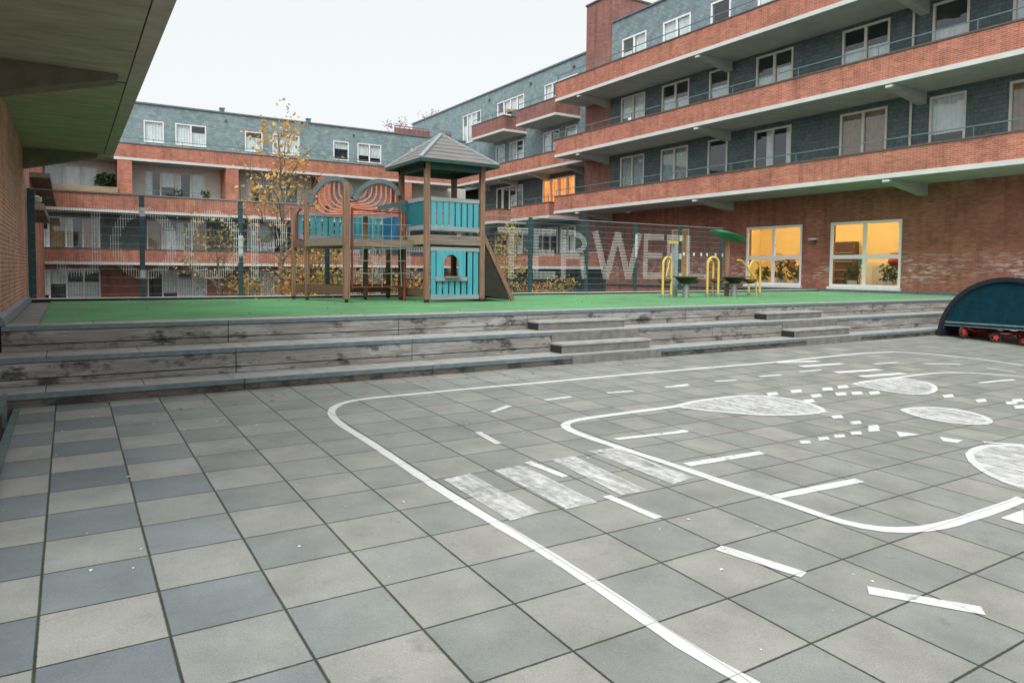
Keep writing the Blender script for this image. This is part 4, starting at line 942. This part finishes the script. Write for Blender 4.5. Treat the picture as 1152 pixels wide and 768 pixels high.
def tricycle():
    t = thing('tricycle', 'red', 'tricycle', (0,0,0)); g0 = 0
    fr = MB().tube([(0, -.38, .20), (0, -.1, .16), (0, .22, .24), (0, .38, .46)], .028).tube([(-.24, -.38, .13), (.24, -.38, .13)], .026).tube([(0, .38, .46), (0, .42, .62)], .022).tube([(.03, .40, .2), (.03, .40, .46)], .02)
    fr.build('frame', M['red_bright'], t, smooth=True)
    MB().tube([(-.2, .36, .62), (0, .42, .64), (.2, .36, .62)], .016).build('handlebar', M['black'], t)
    MB().prism([(-.13, -.36, .30), (.13, -.36, .30), (.07, -.05, .30), (-.07, -.05, .30)], (0,0,.05)).build('seat', M['red_bright'], t)
    MB().box(-.16, .16, -.46, -.34, .14, .20).build('footboard', M['red_bright'], t)
    for x, y, r in ((-.25, -.38, .13), (.25, -.38, .13), (0, .42, .17)):
        pts = [(x, y + r*.82*math.cos(2*math.pi*i/20), r + r*.82*math.sin(2*math.pi*i/20)) for i in range(21)]
        sp = MB()
        for q_ in range(5): a_ = 2*math.pi*q_/5; sp.bar((x, y, r), (x, y + r*.8*math.cos(a_), r + r*.8*math.sin(a_)), .03, .025)
        wh = MB().tube(pts, r*.19, 8).build('wheel', M['black'], t, smooth=True)
        mb = MB(); b = [(x-.025, y + r*.42*math.cos(2*math.pi*i/14), r + r*.42*math.sin(2*math.pi*i/14)) for i in range(14)]
        mb.prism(b, (.05, 0, 0)).build('rim', M['red_bright'], wh); sp.build('spokes', M['red'], wh)
    return t
tri = tricycle(); lab = ['red tricycle furthest left under the shelter flap, back wheels towards the yard', 'red tricycle with a large front wheel in the middle under the shelter flap', 'red tricycle at the right edge under the shelter flap', 'red tricycle deepest inside the shelter behind the others']
for i, (x, y, a) in enumerate(((18.85, 8.5, 1.45), (19.0, 7.75, -2.5), (18.85, 6.95, 2.9), (19.9, 8.2, .1))):
    o = tri if i == 0 else copy_tree(tri)
    o.location = (x, y, gz(x, y)+.004); o.rotation_euler.z = a; o['label'] = lab[i]; o['group'] = 'red tricycles under the shelter'

# fallen leaves
m = MB(); rl_ = random.Random(3)
for i in range(420):
    s0 = rl_.random()
    if s0 < .62: x, y, z = rl_.uniform(-.3, 20), 17.6 - abs(rl_.gauss(0, 2.4)), D + .006
    elif s0 < .8: x, y, z = rl_.uniform(-.5, 12), rl_.uniform(10.62, 11.05), D + .004
    elif s0 < .9: x, y, z = rl_.uniform(-.5, 12), rl_.uniform(9.9, 10.5), -1.066
    else:
        x, y = rl_.uniform(-.3, 9), 9.15 - abs(rl_.gauss(0, .5)); z = gz(x, y) + .006
    if y < 11.1 and y > 9.2 and (6.9 < x < 9.1): continue
    a = rl_.random()*6.28; s1 = rl_.uniform(.015, .04)
    m.add([(x+s1*math.cos(a), y+s1*math.sin(a), z), (x-s1*.5*math.sin(a), y+s1*.5*math.cos(a), z+s1*.4), (x-s1*math.cos(a), y-s1*math.sin(a), z+.002), (x+s1*.5*math.sin(a), y-s1*.5*math.cos(a), z+.002)], [(0,1,2,3)])
tag(stuff(m.build('fallen_leaves', M['leaves_orange'])), 'small fallen autumn leaves scattered over the turf, steps and slabs', 'leaves')

# ---------------------------------------------------------------- trees and shrubs
def leaves(mb, c, n, spread, size, rnd, flat=1.):
    for _ in range(n):
        p = Vector(c) + Vector((rnd.gauss(0,1), rnd.gauss(0,1), rnd.gauss(0,flat))) * spread
        d = Vector((rnd.uniform(-1,1), rnd.uniform(-1,1), rnd.uniform(-1,.3))).normalized(); e = d.cross(Vector((rnd.uniform(-1,1), rnd.uniform(-1,1), rnd.uniform(-1,1)))).normalized()
        s1 = size*rnd.uniform(.6, 1.25); w = s1*.36; q = d.cross(e)*s1*.12
        mb.add([p, p+d*s1*.5+e*w+q, p+d*s1, p+d*s1*.5-e*w+q], [(0,1,2),(0,2,3)])
def tree(name, x, y, z0, h, label, cat, seed, leaf, bark='bark', r=.10, nleaf=10, spread=.16, size=.10, top=.25, nlimb=14, reach=1.6, lowest=.3, twigs=3, group=None, lean=0, dens=None):
    rnd = random.Random(seed); t = thing(name, label, cat, (x, y, z0), group=group)
    tk = MB(); pts = []
    for i in range(9):
        u = i/8; pts.append(Vector((x + lean*u + .12*math.sin(u*5+seed), y + .10*math.cos(u*4+seed), z0 + h*u)))
    tk.tube(pts, r, 8, r*.12)
    lf = MB()
    def limb(p, d, L, rr, depth):
        q = [p]; dd = d.copy()
        for i in range(5):
            dd = (dd + Vector((rnd.uniform(-.25,.25), rnd.uniform(-.25,.25), rnd.uniform(-.05,.28)))).normalized(); q.append(q[-1] + dd*L/5)
        tk.tube(q, rr, 5, rr*.3)
        zf = (q[-1].z - z0)/h; dn = 1. if dens is None else dens(zf)
        if depth > 0:
            for i in range(twigs):
                k = rnd.choice((2, 3, 4, 5)); d2 = (dd + Vector((rnd.uniform(-.9,.9), rnd.uniform(-.9,.9), rnd.uniform(-.3,.7)))).normalized(); limb(q[k], d2, L*rnd.uniform(.35, .6), rr*.5, depth-1)
        for qq in q[3:] if depth else q[2:]:
            if rnd.random() < .75*dn: leaves(lf, qq, max(1, int(nleaf*rnd.uniform(.4, 1.5))), spread, size, rnd)
    for i in range(nlimb):
        u = lowest + (1-lowest)*(i+rnd.random()*.6)/nlimb; k = min(7, int(u*8)); p = pts[k].lerp(pts[k+1], min(1, u*8-k))
        a = i*2.4 + rnd.random(); el = rnd.uniform(.15, .9)
        limb(p, Vector((math.cos(a)*math.cos(el), math.sin(a)*math.cos(el), math.sin(el))), reach*(1-u*.72)*rnd.uniform(.7, 1.1), r*.38*(1.1-u), 1)
    tk.build('trunk', M[bark], t); 
    if lf.v: lf.build('crown', M[leaf], t)
    return t
tree('autumn_tree', 5.25, 21.2, -3.2, 7.05, 'slender tree with sparse yellow autumn leaves rising above the fence left of the play tower', 'tree', 11, 'leaves_yellow', r=.12, nleaf=6, spread=.16, size=.14, nlimb=22, reach=3.3, lowest=.46, twigs=4, dens=lambda z: .25 if z > .93 else (.55 if z > .5 else .3))
tree('young_tree', 3.4, 20.6, -3.2, 4.2, 'low spreading tree with bare twigs behind the left part of the fence', 'tree', 5, 'leaves_mixed', r=.08, nleaf=2, spread=.2, size=.11, nlimb=15, reach=2.4, lowest=.40, twigs=4)
tree('young_tree', 6.2, 20.3, -3.2, 4.1, 'small bushy tree with orange leaves under the play tower bridge', 'tree', 21, 'leaves_mixed', r=.07, nleaf=7, spread=.2, size=.11, nlimb=14, reach=1.5, lowest=.4, twigs=4)
tree('young_tree', 12.9, 20.6, -3.2, 4.5, 'upright young tree with mixed green and orange leaves right of the ramp', 'tree', 31, 'leaves_mixed', r=.06, nleaf=8, spread=.14, size=.10, nlimb=13, reach=1.15, lowest=.4, twigs=3)
def shrub(x, y, zt, w, label, seed, leaf):
    rnd = random.Random(seed); t = thing('shrub', label, 'shrub', (x, y, -3.2), group='autumn shrubs behind the fence'); tk = MB(); lf = MB(); h = zt + 3.2
    for i in range(13):
        a = rnd.uniform(0, 6.28); rr = w*rnd.uniform(.15, .8); top = Vector((x + math.cos(a)*rr, y + math.sin(a)*rr*.6, -3.2 + h*rnd.uniform(.72, 1)))
        mid = Vector((x + math.cos(a)*rr*.4, y + math.sin(a)*rr*.3, -3.2 + h*.5)); tk.tube([(x, y, -3.2), mid, top], .02, 5, .005)
        for u in (.35, .55, .7, .82, .92, 1.0): leaves(lf, mid.lerp(top, u), 7, .15, .11, rnd)
    tk.build('stem', M['bark_dark'], t); lf.build('foliage', M[leaf], t)
for i, (x, zt, w, lb_, lf_) in enumerate(((5.1, .05, .7, 'orange and green shrub behind the fence at the left foot of the play bridge', 'leaves_orange'), (6.0, .15, .7, 'yellow shrub seen between the two bridge posts', 'leaves_mixed'), (7.4, 0, .7, 'orange shrub seen through the rope net', 'leaves_orange'), (8.4, -.1, .6, 'yellow shrub seen under the tower platform', 'leaves_mixed'),
        (9.4, .1, .6, 'yellowing shrub hidden behind the play panel', 'leaves_orange'), (12.2, .05, .5, 'orange shrub at the foot of the dark ramp behind the fence', 'leaves_orange'), (13.3, -.25, .6, 'low orange shrub just left of the thick fence post', 'leaves_orange'), (14.6, -.22, .7, 'low yellow green shrub behind the fence below the letter R', 'leaves_mixed'), (4.1, -.1, .6, 'thin yellow green shrub behind the fence left of the play bridge', 'leaves_mixed'))):
    shrub(x, 19.6 + .25*(i % 3), zt, w, lb_, 50+i, lf_)
def potted(name, x, y, z, h, w, label, seed, leaf='leaves_green', pot='terracotta', cat='plant', group=None, n=150):
    rnd = random.Random(seed); t = thing(name, label, cat, (x, y, z), group=group)
    MB().lathe([(w*.28, z), (w*.38, z+h*.28)], x, y, 12).build('pot', M[pot], t)
    lf = MB(); tk = MB()
    for i in range(7):
        a = rnd.uniform(0, 6.28); top = Vector((x+math.cos(a)*w*.4, y+math.sin(a)*w*.4, z + h*rnd.uniform(.6, .95))); tk.tube([(x, y, z+h*.27), top], .008, 4)
    for i in range(n):
        a = rnd.uniform(0, 6.28); rr = w*.5*math.sqrt(rnd.random()); zz_ = z + h*rnd.uniform(.3, 1)
        leaves(lf, (x+rr*math.cos(a), y+rr*math.sin(a), zz_), 1, .02, w*.27, rnd)
    tk.build('stem', M['leaf_green'], t); lf.build('foliage', M[leaf], t)
for i, (y, h, lab_) in enumerate(((16.75, .95, 'green potted plant in the left half of the right classroom window'), (15.25, .95, 'broad leaved potted plant in the right half of the right classroom window'), (19.3, .95, 'potted plant in the right corner of the left classroom window'), (20.1, 1.1, 'tall potted plant beside the middle bar of the left classroom window'), (21.1, .8, 'potted plant in the left corner of the left classroom window'))):
    potted('potted_plant', 26.95, y, -.85 + .28, h, .62, lab_, 70+i, group='plants inside the classroom windows', pot='soil_pot', n=120)
tb = thing('window_shelf', 'low shelf inside the classroom carrying the potted plants', 'shelf', (26.95, 18, -.85)); MB().box(26.78, 27.25, 14.3, 21.7, -.62, -.575).build('board', M['beam'], tb); 
for y in (14.5, 18, 21.5): MB().box(26.8, 27.2, y-.03, y+.03, -.85, -.62).build('leg', M['beam'], tb)
sf = thing('bookcase', 'dark brown bookcase against the yellow wall inside the right classroom window', 'bookcase', (30.7, 17.6, -.85)); MB().box(30.6, 30.98, 19.0, 20.3, -.85, 1.45).build('case', M['room_dark'], sf)
for z in (-.3, .1, .5, .9): MB().box(30.55, 30.6, 19.05, 20.25, z, z+.05).build('shelf', M['planter'], sf)
cu_ = thing('cupboard', 'long low cream cupboard along the back wall of the classroom behind the plants', 'cupboard', (30.7, 16.5, -.85))
MB().box(30.5, 30.98, 13.6, 18.6, -.84, .42).build('case', M['cream'], cu_)
for y in (14.6, 15.6, 16.6, 17.6): MB().box(30.485, 30.499, y-.44, y+.44, -.7, .34).build('door', M['soil_pot'], cu_)
for y, z, c_, l_ in ((18.9, .55, 'teal', 'small blue drawing pinned on the yellow wall of the right classroom window'), (15.9, 1.0, 'terracotta', 'small brown drawing pinned high on the yellow wall behind the plants'), (22.6, .5, 'terracotta', 'brown poster on the yellow wall behind the left classroom window'), (23.4, .7, 'soil_pot', 'pale poster on the yellow wall at the left end of the left classroom window')):
    tag(MB().box(30.96, 30.99, y-.22, y+.22, z-.28, z+.28).build('poster', M[c_], None), l_, 'poster')
bd_ = tag(MB().box(30.9, 30.97, 20.0, 21.4, .9, 1.4).build('wall_cabinet', M['room_dark'], None), 'dark cabinet on the yellow wall seen through the left classroom window', 'cabinet')
ln = tag(MB().ball((29.5, 16.4, .48), .34, 1, 1, .8, 14, 8).build('paper_lantern', M['fruit_red'], None, smooth=True), 'round red paper lantern hanging inside the right classroom window', 'lantern')
tag(MB().box(30.93, 30.98, 17.1, 17.5, .1, .9).build('red_poster', M['fruit_red'], None), 'narrow red poster on the yellow wall left of the red lantern', 'poster')
tag(MB().box(30.93, 30.98, 14.6, 15.0, .3, 1.2).build('picture', M['room_dark'], None), 'small dark picture on the yellow wall at the right end of the classroom', 'picture')
# balcony things on the back building
potted('balcony_tree', 2.05, 50.5, 3.42, 2.3, 1.0, 'dark green potted tree at the right end of the leftmost balcony', 90, n=420)
for i, (x, lab_) in enumerate(((6.0, 'small dark plant on the balcony parapet above the letter O, left one'), (7.6, 'small dark plant on the balcony parapet above the letter O, right one'))):
    potted('balcony_plant', x, 49.45, 4.40, .55, .6, lab_, 95+i, pot='coping', group='small plants on the balcony parapet', n=60)
pb_ = tag(MB().box(-1.6, 2.6, 49.22, 49.28, 4.36, 4.78).build('balcony_screen', M['planter'], None), 'weathered wooden board along the front of the leftmost balcony', 'screen')
potted('balcony_plant', 25.85+.2, 41.8, 10.8, .35, .5, 'reddish plant on the parapet of the first high jutting balcony', 99, leaf='leaves_orange', pot='coping', n=60)
# bare trees far behind the back roof
for i, (x, h, lab_) in enumerate(((23.6, 15.4, 'faint bare tree over the back roof, left of the terrace'), (26.6, 16.9, 'taller bare tree over the roof terrace'), (25.1, 15.0, 'small bare tree between the two over the roof terrace'))):
    tree('bare_tree', x*1.18, 66, -3.2, h+2.0, lab_, 'tree', 120+i, 'leaves_brown', bark='bark', r=.14, nleaf=6, spread=.25, size=.16, nlimb=16, reach=3.0, lowest=.55, twigs=4, group='bare trees beyond the back roof')
